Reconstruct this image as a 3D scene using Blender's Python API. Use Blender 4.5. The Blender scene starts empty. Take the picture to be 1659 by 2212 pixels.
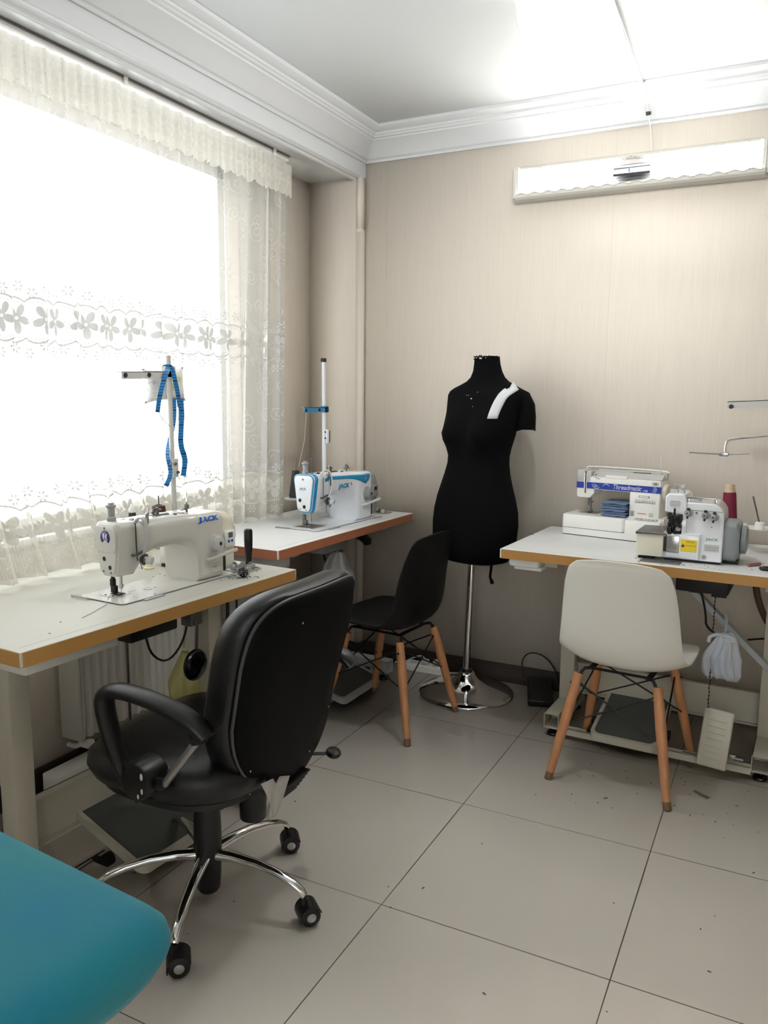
EXPO = 1.17
import bpy, bmesh, math, random
from mathutils import Vector, Matrix
PI = math.pi
rnd = random.Random(7)
S = bpy.context.scene
C = S.collection

# ---------------------------------------------------------------- colours and materials
def lin(c):
    c /= 255.0
    return c/12.92 if c <= 0.04045 else ((c+0.055)/1.055)**2.4
def rgb(r, g, b): return (lin(r), lin(g), lin(b), 1.0)

def new_mat(name):
    m = bpy.data.materials.new(name); m.use_nodes = True
    return m, m.node_tree, m.node_tree.nodes['Principled BSDF']

def mat(name, col, rough=0.5, metal=0.0, bump=0.0, bscale=200.0, vary=0.0, vscale=6.0, coat=0.0, trans=0.0, spec=0.5, stretch=None, sheen=0.0):
    m, nt, p = new_mat(name)
    p.inputs['Base Color'].default_value = col
    p.inputs['Roughness'].default_value = rough
    p.inputs['Metallic'].default_value = metal
    p.inputs['Coat Weight'].default_value = coat
    p.inputs['Transmission Weight'].default_value = trans
    p.inputs['Specular IOR Level'].default_value = spec
    p.inputs['Sheen Weight'].default_value = sheen
    if bump or vary:
        tc = nt.nodes.new('ShaderNodeTexCoord'); src = tc.outputs['Object']
        if stretch:
            mp = nt.nodes.new('ShaderNodeMapping'); mp.inputs['Scale'].default_value = stretch
            nt.links.new(src, mp.inputs['Vector']); src = mp.outputs['Vector']
    if bump:
        n = nt.nodes.new('ShaderNodeTexNoise'); n.inputs['Scale'].default_value = bscale; n.inputs['Detail'].default_value = 3
        nt.links.new(src, n.inputs['Vector'])
        b = nt.nodes.new('ShaderNodeBump'); b.inputs['Strength'].default_value = bump; b.inputs['Distance'].default_value = 0.002
        nt.links.new(n.outputs['Fac'], b.inputs['Height']); nt.links.new(b.outputs['Normal'], p.inputs['Normal'])
    if vary:
        n = nt.nodes.new('ShaderNodeTexNoise'); n.inputs['Scale'].default_value = vscale; n.inputs['Detail'].default_value = 4
        nt.links.new(src, n.inputs['Vector'])
        h = nt.nodes.new('ShaderNodeHueSaturation'); h.inputs['Color'].default_value = col
        mr = nt.nodes.new('ShaderNodeMapRange'); mr.inputs['From Min'].default_value = 0.3; mr.inputs['From Max'].default_value = 0.7
        mr.inputs['To Min'].default_value = 1-vary; mr.inputs['To Max'].default_value = 1+vary
        nt.links.new(n.outputs['Fac'], mr.inputs['Value']); nt.links.new(mr.outputs['Result'], h.inputs['Value'])
        nt.links.new(h.outputs['Color'], p.inputs['Base Color'])
    return m

def emit(name, col, strength):
    m = bpy.data.materials.new(name); m.use_nodes = True; nt = m.node_tree
    nt.nodes.clear()
    o = nt.nodes.new('ShaderNodeOutputMaterial'); e = nt.nodes.new('ShaderNodeEmission')
    e.inputs['Color'].default_value = col; e.inputs['Strength'].default_value = strength
    nt.links.new(e.outputs[0], o.inputs[0]); return m

class X:
    """little expression builder for Math nodes"""
    def __init__(s, nt, v): s.nt = nt; s.v = v
    def _m(s, op, *a):
        n = s.nt.nodes.new('ShaderNodeMath'); n.operation = op
        for i, q in enumerate(a):
            if isinstance(q, X): q = q.v
            if isinstance(q, (int, float)): n.inputs[i].default_value = q
            else: s.nt.links.new(q, n.inputs[i])
        return X(s.nt, n.outputs[0])
    def __add__(s, o): return s._m('ADD', s, o)
    __radd__ = __add__
    def __sub__(s, o): return s._m('SUBTRACT', s, o)
    def __rsub__(s, o): return s._m('SUBTRACT', o, s)
    def __mul__(s, o): return s._m('MULTIPLY', s, o)
    __rmul__ = __mul__
    def __truediv__(s, o): return s._m('DIVIDE', s, o)
    def lt(s, o): return s._m('LESS_THAN', s, o)
    def gt(s, o): return s._m('GREATER_THAN', s, o)
    def abs(s): return s._m('ABSOLUTE', s)
    def sin(s): return s._m('SINE', s)
    def cos(s): return s._m('COSINE', s)
    def sqrt(s): return s._m('SQRT', s)
    def mx(s, o): return s._m('MAXIMUM', s, o)
    def mn(s, o): return s._m('MINIMUM', s, o)
    def fl(s): return s._m('FLOOR', s)
    def at2(s, o): return s._m('ARCTAN2', s, o)
    def rep(s, p): return (s/p - (s/p + 0.5).fl())*p        # centred repeat in -p/2 .. p/2

# ---------------------------------------------------------------- mesh builder
def frame_for(d):
    d = d.normalized(); a = Vector((0, 0, 1)) if abs(d.z) < 0.9 else Vector((1, 0, 0))
    u = d.cross(a).normalized(); return u, d.cross(u).normalized()

class MB:
    def __init__(s): s.bm = bmesh.new()
    def _ring(s, pts): return [s.bm.verts.new(p) for p in pts]
    def _skin(s, rings, closed=True, caps=True, loop=False):
        bm = s.bm; R = [s._ring(r) for r in rings]; n = len(R[0]); fs = []
        m = len(R)
        for i in range(m if loop else m-1):
            a, b = R[i], R[(i+1) % m]
            for j in range(n if closed else n-1):
                k = (j+1) % n
                try: bm.faces.new((a[j], a[k], b[k], b[j]))
                except ValueError: pass
        if caps and closed and not loop:
            for r in (R[0][::-1], R[-1]):
                try: bm.faces.new(r)
                except ValueError: pass
        return s
    def loft(s, rings, caps=True): return s._skin(rings, True, caps)
    def sheet(s, rows): return s._skin(rows, False, False)
    def box(s, lo, hi, bev=0.0, seg=2, mtx=None):
        lo = Vector(lo); hi = Vector(hi); vs = []
        for z in (lo.z, hi.z):
            for x, y in ((lo.x, lo.y), (hi.x, lo.y), (hi.x, hi.y), (lo.x, hi.y)): vs.append(s.bm.verts.new((x, y, z)))
        fs = [s.bm.faces.new([vs[i] for i in f]) for f in ((3, 2, 1, 0), (4, 5, 6, 7), (0, 1, 5, 4), (1, 2, 6, 5), (2, 3, 7, 6), (3, 0, 4, 7))]
        geom = list(vs)
        if bev:
            es = list({e for f in fs for e in f.edges})
            r = bmesh.ops.bevel(s.bm, geom=es, offset=bev, segments=seg, affect='EDGES', profile=0.5)
            geom = list({v for f in r['faces'] for v in f.verts} | {v for v in vs if v.is_valid})
        if mtx is not None: bmesh.ops.transform(s.bm, matrix=mtx, verts=geom)
        return s
    def cyl(s, p0, p1, r0, r1=None, n=16, bev=0.0):
        p0 = Vector(p0); p1 = Vector(p1); r1 = r0 if r1 is None else r1
        u, v = frame_for(p1-p0); d = (p1-p0)
        def ring(p, r): return [p + u*(r*math.cos(2*PI*i/n)) + v*(r*math.sin(2*PI*i/n)) for i in range(n)]
        if bev:
            e = d.normalized()*bev
            return s.loft([ring(p0, r0-bev), ring(p0+e*0.3, r0-bev*0.3), ring(p0+e, r0), ring(p1-e, r1), ring(p1-e*0.3, r1-bev*0.3), ring(p1, r1-bev)])
        return s.loft([ring(p0, r0), ring(p1, r1)])
    def tube(s, pts, r, n=8, smooth=0, flat=None, loop=False):
        pts = [Vector(p) for p in pts]
        rr = r if isinstance(r, (list, tuple)) else [r]*len(pts)
        for _ in range(smooth):
            q = [pts[0]]; w = [rr[0]]
            for i in range(len(pts)-1):
                q += [pts[i]*0.75+pts[i+1]*0.25, pts[i]*0.25+pts[i+1]*0.75]; w += [rr[i]*0.75+rr[i+1]*0.25, rr[i]*0.25+rr[i+1]*0.75]
            q.append(pts[-1]); w.append(rr[-1]); pts, rr = q, w
        m = len(pts); T = []
        for i in range(m):
            a = pts[max(i-1, 0)]; b = pts[min(i+1, m-1)]
            T.append((b-a).normalized())
        u, v = frame_for(T[0])
        if flat is not None:
            u = Vector(flat[0]).normalized()
        rings = []
        for i in range(m):
            if i:
                u = (u - T[i]*u.dot(T[i]))
                u.normalize()
            v = T[i].cross(u).normalized()
            a, b = (1, 1) if flat is None else (flat[1], flat[2])
            rings.append([pts[i] + u*(rr[i]*a*math.cos(2*PI*k/n)) + v*(rr[i]*b*math.sin(2*PI*k/n)) for k in range(n)])
        return s._skin(rings, True, True, loop)
    def strap(s, pts, wdir, w, th, smooth=0):
        """flat rectangular strip swept along pts; wdir = width direction"""
        pts = [Vector(p) for p in pts]
        for _ in range(smooth):
            q = [pts[0]]
            for i in range(len(pts)-1): q += [pts[i]*0.75+pts[i+1]*0.25, pts[i]*0.25+pts[i+1]*0.75]
            q.append(pts[-1]); pts = q
        m = len(pts); W = wdir if isinstance(wdir, list) else [wdir]*m
        rings = []
        for i in range(m):
            t = (pts[min(i+1, m-1)]-pts[max(i-1, 0)]).normalized()
            k = i if len(W) == m else int(i*(len(W)-1)/(m-1)+0.5)
            u = Vector(W[k]); u = (u - t*u.dot(t)).normalized(); v = t.cross(u)
            ww = w if not isinstance(w, (list, tuple)) else w[0]+(w[1]-w[0])*i/(m-1)
            rings.append([pts[i]+u*ww/2+v*th/2, pts[i]-u*ww/2+v*th/2, pts[i]-u*ww/2-v*th/2, pts[i]+u*ww/2-v*th/2])
        return s.loft(rings)
    def lathe(s, prof, c=(0, 0, 0), axis=(0, 0, 1), n=24, sx=1.0, sy=1.0):
        c = Vector(c); a = Vector(axis).normalized(); u, v = frame_for(a)
        if abs(a.z) > 0.99: u, v = Vector((1, 0, 0)), Vector((0, 1, 0))
        return s.loft([[c + a*z + u*(max(r, 1e-4)*sx*math.cos(2*PI*i/n)) + v*(max(r, 1e-4)*sy*math.sin(2*PI*i/n)) for i in range(n)] for r, z in prof])
    def ball(s, c, r, n=16, m=8):
        r = r if isinstance(r, (list, tuple)) else (r, r, r); c = Vector(c)
        rings = []
        for j in range(m+1):
            t = PI*j/m; sr = max(math.sin(t), 0.01)
            rings.append([c + Vector((r[0]*sr*math.cos(2*PI*i/n), r[1]*sr*math.sin(2*PI*i/n), -r[2]*math.cos(t))) for i in range(n)])
        return s.loft(rings)
    def prism(s, poly, a0, a1, axes='xz'):
        """poly in two axes, extruded along the third from a0 to a1"""
        ia, ib = 'xyz'.index(axes[0]), 'xyz'.index(axes[1]); ic = 3-ia-ib
        def P(p, c):
            v = [0, 0, 0]; v[ia] = p[0]; v[ib] = p[1]; v[ic] = c; return Vector(v)
        return s.loft([[P(p, a0) for p in poly], [P(p, a1) for p in poly]])
    def mesh(s, m): # add an existing mesh (text)
        s.bm.from_mesh(m); return s
    def xf(s, M): bmesh.ops.transform(s.bm, matrix=M, verts=s.bm.verts[:]); return s
    warp = None
    def build(s, name, m, parent=None, smooth=35, bevel=0.0, bseg=2, sub=0, solid=0.0, origin=None):
        bm = s.bm
        if MB.warp and name not in ('needle_bar', 'presser_foot'):
            for v in bm.verts: v.co = MB.warp(v.co)
        bmesh.ops.recalc_face_normals(bm, faces=bm.faces[:])
        o0 = ORG.get(parent.name, Vector()) if parent else (Vector(origin) if origin else Vector())
        if o0.length: bmesh.ops.translate(bm, vec=-o0, verts=bm.verts[:])
        me = bpy.data.meshes.new(name); bm.to_mesh(me); bm.free()
        for f in me.polygons: f.use_smooth = True
        if smooth: me.set_sharp_from_angle(angle=math.radians(smooth))
        o = bpy.data.objects.new(name, me); C.objects.link(o)
        if isinstance(m, (list, tuple)):
            for q in m: me.materials.append(q)
        else: me.materials.append(m)
        if parent: o.parent = parent; ORG[o.name] = o0
        elif origin: o.location = origin
        if solid:
            md = o.modifiers.new('solid', 'SOLIDIFY'); md.thickness = solid; md.offset = 0
        if bevel:
            md = o.modifiers.new('bevel', 'BEVEL'); md.width = bevel; md.segments = bseg; md.limit_method = 'ANGLE'; md.angle_limit = math.radians(40)
        if sub:
            md = o.modifiers.new('sub', 'SUBSURF'); md.levels = sub; md.render_levels = sub
        return o
ORG = {}

def tag(o, label, cat, group=None, kind=None):
    if label: o['label'] = label
    if cat: o['category'] = cat
    if group: o['group'] = group
    if kind: o['kind'] = kind
    return o
def struct(name, mb, m, **k):
    o = mb.build(name, m, **k); o['kind'] = 'structure'; return o
def thing(name, label, cat, loc=(0, 0, 0), rotz=0.0, group=None, world=False, scale=1.0):
    o = bpy.data.objects.new(name, None); C.objects.link(o); o.empty_display_size = 0.05
    o.location = loc; o.rotation_euler = (0, 0, rotz); o.scale = (scale,)*3
    if world: ORG[o.name] = Vector(loc)
    return tag(o, label, cat, group)
def dup(root, loc, rotz, label, group=None):
    r = root.copy(); C.objects.link(r); r.location = loc; r.rotation_euler = (0, 0, rotz); r['label'] = label
    if group: r['group'] = group
    for ch in list(root.children):
        c = ch.copy(); C.objects.link(c); c.parent = r
        for g in list(ch.children):
            d = g.copy(); C.objects.link(d); d.parent = c
    return r

def rrect(a0, a1, b0, b1, r, n=5, taper=1.0, shift=0.0):
    """rounded rectangle in two axes, list of (a,b); taper narrows the bottom"""
    r = min(r, (a1-a0)/2-1e-4, (b1-b0)/2-1e-4); out = []
    for cx, cy, t0 in ((a1-r, b1-r, 0), (a0+r, b1-r, 90), (a0+r, b0+r, 180), (a1-r, b0+r, 270)):
        for i in range(n+1):
            t = math.radians(t0+90*i/n); out.append((cx+r*math.cos(t), cy+r*math.sin(t)))
    if taper != 1.0:
        m = (a0+a1)/2+shift
        out = [(m+(a-m)*(taper+(1-taper)*min(1, (b-b0)/((b1-b0)*0.62))), b) for a, b in out]
    return out

def text_mesh(body, size, extrude=0.0003, shear=0.0, bold=0.0, width=None):
    cu = bpy.data.curves.new('lettering', 'FONT'); cu.body = body; cu.size = size; cu.extrude = extrude; cu.shear = shear; cu.offset = bold
    cu.align_x = 'CENTER'; cu.align_y = 'CENTER'; cu.resolution_u = 3
    o = bpy.data.objects.new('lettering', cu); C.objects.link(o)
    dg = bpy.context.evaluated_depsgraph_get(); me = bpy.data.meshes.new_from_object(o.evaluated_get(dg))
    bpy.data.objects.remove(o); bpy.data.curves.remove(cu)
    if width:
        xs = [v.co.x for v in me.vertices]; k = width/(max(xs)-min(xs))
        for v in me.vertices: v.co.x *= k
    return me
def text_part(name, body, size, M, m, parent, **k):
    b = MB().mesh(text_mesh(body, size, **k)); b.xf(M); return b.build(name, m, parent, smooth=0)
# text standing on a face whose outward normal is -y (reads along +x)
def face_y(x, y, z, tilt=0.0, lean=0.0): return Matrix.Translation((x, y, z)) @ Matrix.Rotation(PI/2+lean, 4, 'X') @ Matrix.Rotation(tilt, 4, 'Z')
# text on a face whose outward normal is -x (reads along -y)
def face_x(x, y, z): return Matrix.Translation((x, y, z)) @ Matrix.Rotation(-PI/2, 4, 'Z') @ Matrix.Rotation(PI/2, 4, 'X')

# ---------------------------------------------------------------- shared materials
M = {}
M['white_plastic'] = mat('white_plastic', rgb(232, 231, 226), 0.32)
M['white_enamel'] = mat('white_enamel', rgb(196, 194, 186), 0.25, coat=0.2)
M['cool_white'] = mat('cool_white_enamel', rgb(228, 231, 235), 0.22, coat=0.3)
M['cream'] = mat('cream_plastic', rgb(222, 219, 200), 0.3)
M['grey_plastic'] = mat('grey_plastic', rgb(150, 152, 152), 0.45)
M['light_grey'] = mat('light_grey_plastic', rgb(190, 190, 187), 0.4)
M['blue_trim'] = mat('blue_trim', rgb(30, 140, 190), 0.35)
M['royal_blue'] = mat('royal_blue', rgb(30, 60, 160), 0.4)
M['logo_blue'] = mat('logo_blue', rgb(35, 95, 190), 0.4)
M['purple'] = mat('emblem_purple', rgb(48, 40, 110), 0.4)
M['black_plastic'] = mat('black_plastic', rgb(11, 11, 12), 0.4)
M['black_metal'] = mat('black_metal', rgb(24, 23, 23), 0.45, 0.3)
M['dark_gap'] = mat('dark_gap', rgb(35, 34, 33), 0.7)
M['steel'] = mat('steel', rgb(185, 185, 182), 0.28, 1.0)
M['dull_steel'] = mat('dull_steel', rgb(120, 120, 118), 0.4, 0.9)
M['chrome'] = mat('chrome', rgb(225, 225, 225), 0.06, 1.0)
M['laminate'] = mat('white_laminate', rgb(218, 219, 217), 0.5, vary=0.015, vscale=3, spec=0.25)
M['laminate_cream'] = mat('toned_down_cream_laminate', rgb(190, 189, 178), 0.5, vary=0.02, vscale=3, spec=0.25)  # cream tone, also darkened to offset strong window light on the near table
M['edge_ochre'] = mat('ochre_edge_band', rgb(170, 125, 66), 0.55, vary=0.08, vscale=5)
M['edge_brown'] = mat('red_brown_edge_band', rgb(166, 104, 74), 0.55, vary=0.1, vscale=5)
M['frame_paint'] = mat('cream_frame_paint', rgb(182, 177, 161), 0.4, vary=0.05, vscale=9)
M['frame_grey'] = mat('grey_frame_paint', rgb(165, 168, 168), 0.42)
M['leather'] = mat('black_leather', rgb(9, 10, 12), 0.34, bump=0.35, bscale=420)
M['shell_fabric'] = mat('black_shell', rgb(5, 6, 6), 0.6, bump=0.2, bscale=600, spec=0.1)
M['wood'] = mat('beech_wood', rgb(178, 124, 84), 0.42, vary=0.16, vscale=9, stretch=(6, 6, 0.6))
M['form_fabric'] = mat('black_jersey', rgb(9, 9, 10), 0.9, bump=0.4, bscale=900, spec=0.1)
M['paper'] = mat('white_paper', rgb(206, 209, 211), 0.7)
M['denim'] = mat('folded_denim', rgb(98, 116, 146), 0.85, bump=0.5, bscale=700, vary=0.15, vscale=30)
M['tape_blue'] = mat('tape_blue', rgb(30, 125, 195), 0.45)
M['maroon'] = mat('maroon_thread', rgb(120, 18, 52), 0.65, bump=0.5, bscale=300, stretch=(0.2, 0.2, 6))
M['cone_paper'] = mat('cone_cardboard', rgb(205, 180, 155), 0.7, vary=0.15, vscale=60)
M['cream_thread'] = mat('cream_thread', rgb(232, 222, 190), 0.7, bump=0.4, bscale=300, stretch=(0.2, 0.2, 6))
M['white_thread'] = mat('white_thread', rgb(238, 238, 232), 0.7, bump=0.4, bscale=300, stretch=(0.2, 0.2, 6))
M['black_thread'] = mat('black_thread', rgb(16, 16, 18), 0.6)
M['yellow'] = mat('warning_yellow', rgb(228, 200, 40), 0.5)
M['pedal_mat'] = mat('pedal_rubber', rgb(78, 80, 76), 0.8, bump=0.4, bscale=300)
M['baseboard'] = mat('dark_wood_skirting', rgb(48, 38, 32), 0.45, vary=0.3, vscale=6, stretch=(1, 1, 12))
# ---------------------------------------------------------------- the room
XL, XR, YB, YR, ZC = -1.31, 2.6, 1.18, -4.3, 2.565
PY, PX = 1.135, -1.02          # pilaster front, beam and pilaster side
BZ = 2.375                      # underside of the window beam

def floor_mat():
    m, nt, p = new_mat('cream_porcelain_tiles')
    tc = nt.nodes.new('ShaderNodeTexCoord'); sp = nt.nodes.new('ShaderNodeSeparateXYZ'); nt.links.new(tc.outputs['Object'], sp.inputs[0])
    x = X(nt, sp.outputs[0]); y = X(nt, sp.outputs[1])
    d = x.rep(0.6).abs().mn(y.rep(0.6).abs())
    n = nt.nodes.new('ShaderNodeTexNoise'); n.inputs['Scale'].default_value = 2.2; n.inputs['Detail'].default_value = 2
    nt.links.new(tc.outputs['Object'], n.inputs['Vector'])
    wob = X(nt, n.outputs['Fac'])
    joint = d.lt(wob*0.0022+0.0003)
    cx = (x/0.6+0.0).fl(); cy = (y/0.6).fl()
    tone = (cx*12.98+cy*78.23).sin()*0.02
    n2 = nt.nodes.new('ShaderNodeTexNoise'); n2.inputs['Scale'].default_value = 1.6; n2.inputs['Detail'].default_value = 5
    nt.links.new(tc.outputs['Object'], n2.inputs['Vector'])
    v = X(nt, n2.outputs['Fac'])*0.16+0.92+tone
    h = nt.nodes.new('ShaderNodeHueSaturation'); h.inputs['Color'].default_value = rgb(234, 227, 216); nt.links.new(v.v, h.inputs['Value'])
    mx = nt.nodes.new('ShaderNodeMixRGB'); nt.links.new(joint.v, mx.inputs[0]); nt.links.new(h.outputs[0], mx.inputs[1]); mx.inputs[2].default_value = rgb(96, 86, 78)
    nt.links.new(mx.outputs[0], p.inputs['Base Color'])
    r = X(nt, n2.outputs['Fac'])*0.14+0.06+joint*0.4
    nt.links.new(r.v, p.inputs['Roughness']); p.inputs['Specular IOR Level'].default_value = 0.6
    return m

def wallpaper():
    m, nt, p = new_mat('beige_wallpaper')
    tc = nt.nodes.new('ShaderNodeTexCoord')
    mp = nt.nodes.new('ShaderNodeMapping'); mp.inputs['Scale'].default_value = (1, 1, 0.03); nt.links.new(tc.outputs['Object'], mp.inputs[0])
    n = nt.nodes.new('ShaderNodeTexNoise'); n.inputs['Scale'].default_value = 190; n.inputs['Detail'].default_value = 3; nt.links.new(mp.outputs[0], n.inputs['Vector'])
    n2 = nt.nodes.new('ShaderNodeTexNoise'); n2.inputs['Scale'].default_value = 28; n2.inputs['Detail'].default_value = 2; nt.links.new(mp.outputs[0], n2.inputs['Vector'])
    sp = nt.nodes.new('ShaderNodeSeparateXYZ'); nt.links.new(tc.outputs['Object'], sp.inputs[0])
    seam = (X(nt, sp.outputs[0])-0.156).rep(1.06).abs().lt(0.0011)
    v = X(nt, n.outputs['Fac'])*0.14+X(nt, n2.outputs['Fac'])*0.04+0.91-seam*0.12
    h = nt.nodes.new('ShaderNodeHueSaturation'); h.inputs['Color'].default_value = rgb(219, 210, 197); nt.links.new(v.v, h.inputs['Value'])
    nt.links.new(h.outputs[0], p.inputs['Base Color']); p.inputs['Roughness'].default_value = 0.55; p.inputs['Specular IOR Level'].default_value = 0.3
    b = nt.nodes.new('ShaderNodeBump'); b.inputs['Strength'].default_value = 0.25; b.inputs['Distance'].default_value = 0.001
    nt.links.new(n.outputs['Fac'], b.inputs['Height']); nt.links.new(b.outputs[0], p.inputs['Normal'])
    return m
M['floor'] = floor_mat(); M['wallpaper'] = wallpaper()
M['plaster'] = mat('white_plaster', rgb(217, 220, 220), 0.5, bump=0.08, bscale=60)
M['gloss_white'] = mat('gloss_white_paint', rgb(203, 205, 206), 0.22)

WY0, WY1, WZ0, WZ1 = -1.62, 0.56, 0.88, 2.31     # window opening in the left wall
struct('floor', MB().box((XL-0.3, YR-0.2, -0.1), (XR+0.2, YB+0.2, 0)), M['floor'], smooth=0)
struct('ceiling', MB().box((XL-0.3, YR-0.2, ZC), (XR+0.2, YB+0.2, ZC+0.1)), M['plaster'], smooth=0)
struct('wall_back', MB().box((XL-0.3, YB, 0), (XR+0.2, YB+0.15, ZC)), M['wallpaper'], smooth=0)
struct('wall_right', MB().box((XR, YR, 0), (XR+0.15, YB, ZC)), M['wallpaper'], smooth=0)
RX0, RX1, RZ0, RZ1 = 0.2, 2.3, 0.75, 2.25      # opening added in the unseen wall behind the camera, for fill daylight
b = MB()
b.box((XL-0.3, YR-0.15, 0), (RX0, YR, ZC)); b.box((RX1, YR-0.15, 0), (XR+0.15, YR, ZC)); b.box((RX0, YR-0.15, 0), (RX1, YR, RZ0)); b.box((RX0, YR-0.15, RZ1), (RX1, YR, ZC))
struct('wall_rear', b, M['wallpaper'], smooth=0)
b = MB()
b.box((XL-0.2, YR, 0), (XL, WY0, ZC)); b.box((XL-0.2, WY1, 0), (XL, YB, ZC)); b.box((XL-0.2, WY0, 0), (XL, WY1, WZ0)); b.box((XL-0.2, WY0, WZ1), (XL, WY1, ZC))
struct('wall_left', b, M['wallpaper'], smooth=0)
# pilaster with a stop-chamfered corner
b = MB(); ch = 0.028
b.box((XL, PY, 0), (PX-ch, YB, BZ)); b.box((PX-ch, PY, 2.14), (PX, YB, BZ))
b.prism([(PX-ch, PY), (PX, PY+ch), (PX, YB), (PX-ch, YB)], 0, 2.12, 'xy')
b.loft([[Vector((PX-ch, PY, 2.12)), Vector((PX, PY+ch, 2.12)), Vector((PX, YB, 2.12)), Vector((PX-ch, YB, 2.12))], [Vector((PX-ch, PY, 2.14)), Vector((PX, PY+0.0005, 2.14)), Vector((PX, YB, 2.14)), Vector((PX-ch, YB, 2.14))]])
struct('wall_pilaster', b, M['wallpaper'], smooth=0)
# beam over the window with its lower moulding
b = MB()
b.prism([(XL, BZ), (PX-0.056, BZ), (PX-0.052, BZ-0.010), (PX-0.044, BZ-0.013), (PX-0.034, BZ-0.011), (PX-0.030, BZ-0.004), (PX-0.026, BZ-0.002), (PX-0.016, BZ-0.004), (PX-0.010, BZ), (PX-0.002, BZ+0.002), (PX, BZ+0.006), (PX, ZC), (XL, ZC)], YR, YB, 'xz')
struct('trim_1', b, M['gloss_white'], smooth=25)

# cornice: one profile run along the beam and along the back wall, mitred in the corner
prof = [(0.0, 2.44), (0.010, 2.44), (0.014, 2.447), (0.010, 2.454), (0.018, 2.458), (0.032, 2.475), (0.050, 2.494), (0.068, 2.508), (0.082, 2.515), (0.084, 2.522), (0.094, 2.524), (0.100, 2.531),
        (0.106, 2.531), (0.108, 2.541), (0.120, 2.543), (0.132, 2.549), (0.140, 2.552), (0.142, 2.565), (0.0, 2.565)]
def cornice(name, pt0, pt1):
    struct(name, MB().loft([[Vector(pt0(d, z)) for d, z in prof], [Vector(pt1(d, z)) for d, z in prof]]), M['gloss_white'], smooth=20)
cornice('trim_2', lambda d, z: (PX+d, YR, z), lambda d, z: (PX+d, YB-d, z))
cornice('trim_3', lambda d, z: (PX+d, YB-d, z), lambda d, z: (XR, YB-d, z))
# skirting
struct('baseboard_back', MB().box((PX, YB-0.014, 0), (XR, YB, 0.088), 0.002), M['baseboard'], smooth=30)
struct('baseboard_pilaster', MB().box((XL+0.014, PY-0.014, 0), (PX+0.012, PY, 0.088), 0.002).box((PX, PY-0.002, 0), (PX+0.014, YB-0.015, 0.088), 0.002), M['baseboard'], smooth=30)
struct('baseboard_left', MB().box((XL, YR, 0), (XL+0.014, PY-0.014, 0.088), 0.002), M['baseboard'], smooth=30)

# window: white frame, sashes and glass; the sky is the world behind it
def glass_mat():
    m = bpy.data.materials.new('window_glass'); m.use_nodes = True; nt = m.node_tree; nt.nodes.clear()
    o = nt.nodes.new('ShaderNodeOutputMaterial'); t = nt.nodes.new('ShaderNodeBsdfTransparent'); g = nt.nodes.new('ShaderNodeBsdfGlossy'); g.inputs['Roughness'].default_value = 0.02
    mx = nt.nodes.new('ShaderNodeMixShader'); mx.inputs[0].default_value = 0.06
    nt.links.new(t.outputs[0], mx.inputs[1]); nt.links.new(g.outputs[0], mx.inputs[2]); nt.links.new(mx.outputs[0], o.inputs[0]); return m
M['glass'] = glass_mat()
b = MB(); fx0, fx1 = XL-0.13, XL-0.07
for y0, y1, z0, z1 in ((WY0, WY0+0.05, WZ0, WZ1), (WY1-0.05, WY1, WZ0, WZ1), (WY0, WY1, WZ0, WZ0+0.05), (WY0, WY1, WZ1-0.05, WZ1), (-1.02, -0.95, WZ0, WZ1)):
    b.box((fx0, y0, z0), (fx1, y1, z1), 0.004)
win = struct('window_1', b, M['white_plastic'], smooth=30)
for k, (y0, y1) in enumerate(((WY0+0.05, -1.02), (-0.95, WY1-0.05))):
    MB().box((XL-0.103, y0, WZ0+0.05), (XL-0.097, y1, WZ1-0.05)).build('glass_pane', M['glass'], win, smooth=0)
b = MB()
for x0, x1, z0, z1 in ((RX0, RX0+0.05, RZ0, RZ1), (RX1-0.05, RX1, RZ0, RZ1), (RX0, RX1, RZ0, RZ0+0.05), (RX0, RX1, RZ1-0.05, RZ1), (1.22, 1.28, RZ0, RZ1)): b.box((x0, YR-0.12, z0), (x1, YR-0.06, z1), 0.004)
fill_win = struct('added_fill_window', b, M['white_plastic'], smooth=30)  # added window, out of view, letting in soft fill from the sky
MB().box((RX0+0.05, YR-0.093, RZ0+0.05), (RX1-0.05, YR-0.087, RZ1-0.05)).build('glass_pane', M['glass'], fill_win, smooth=0)
MB().box((XL-0.07, WY0, WZ0-0.02), (XL+0.03, WY1, WZ0), 0.004).build('window_sill', M['white_plastic'], win)

# world
w = bpy.data.worlds.new('overcast_sky'); S.world = w; w.use_nodes = True
bg = w.node_tree.nodes['Background']; bg.inputs['Color'].default_value = (0.96, 0.98, 1.0, 1); bg.inputs['Strength'].default_value = 2.45

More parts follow.
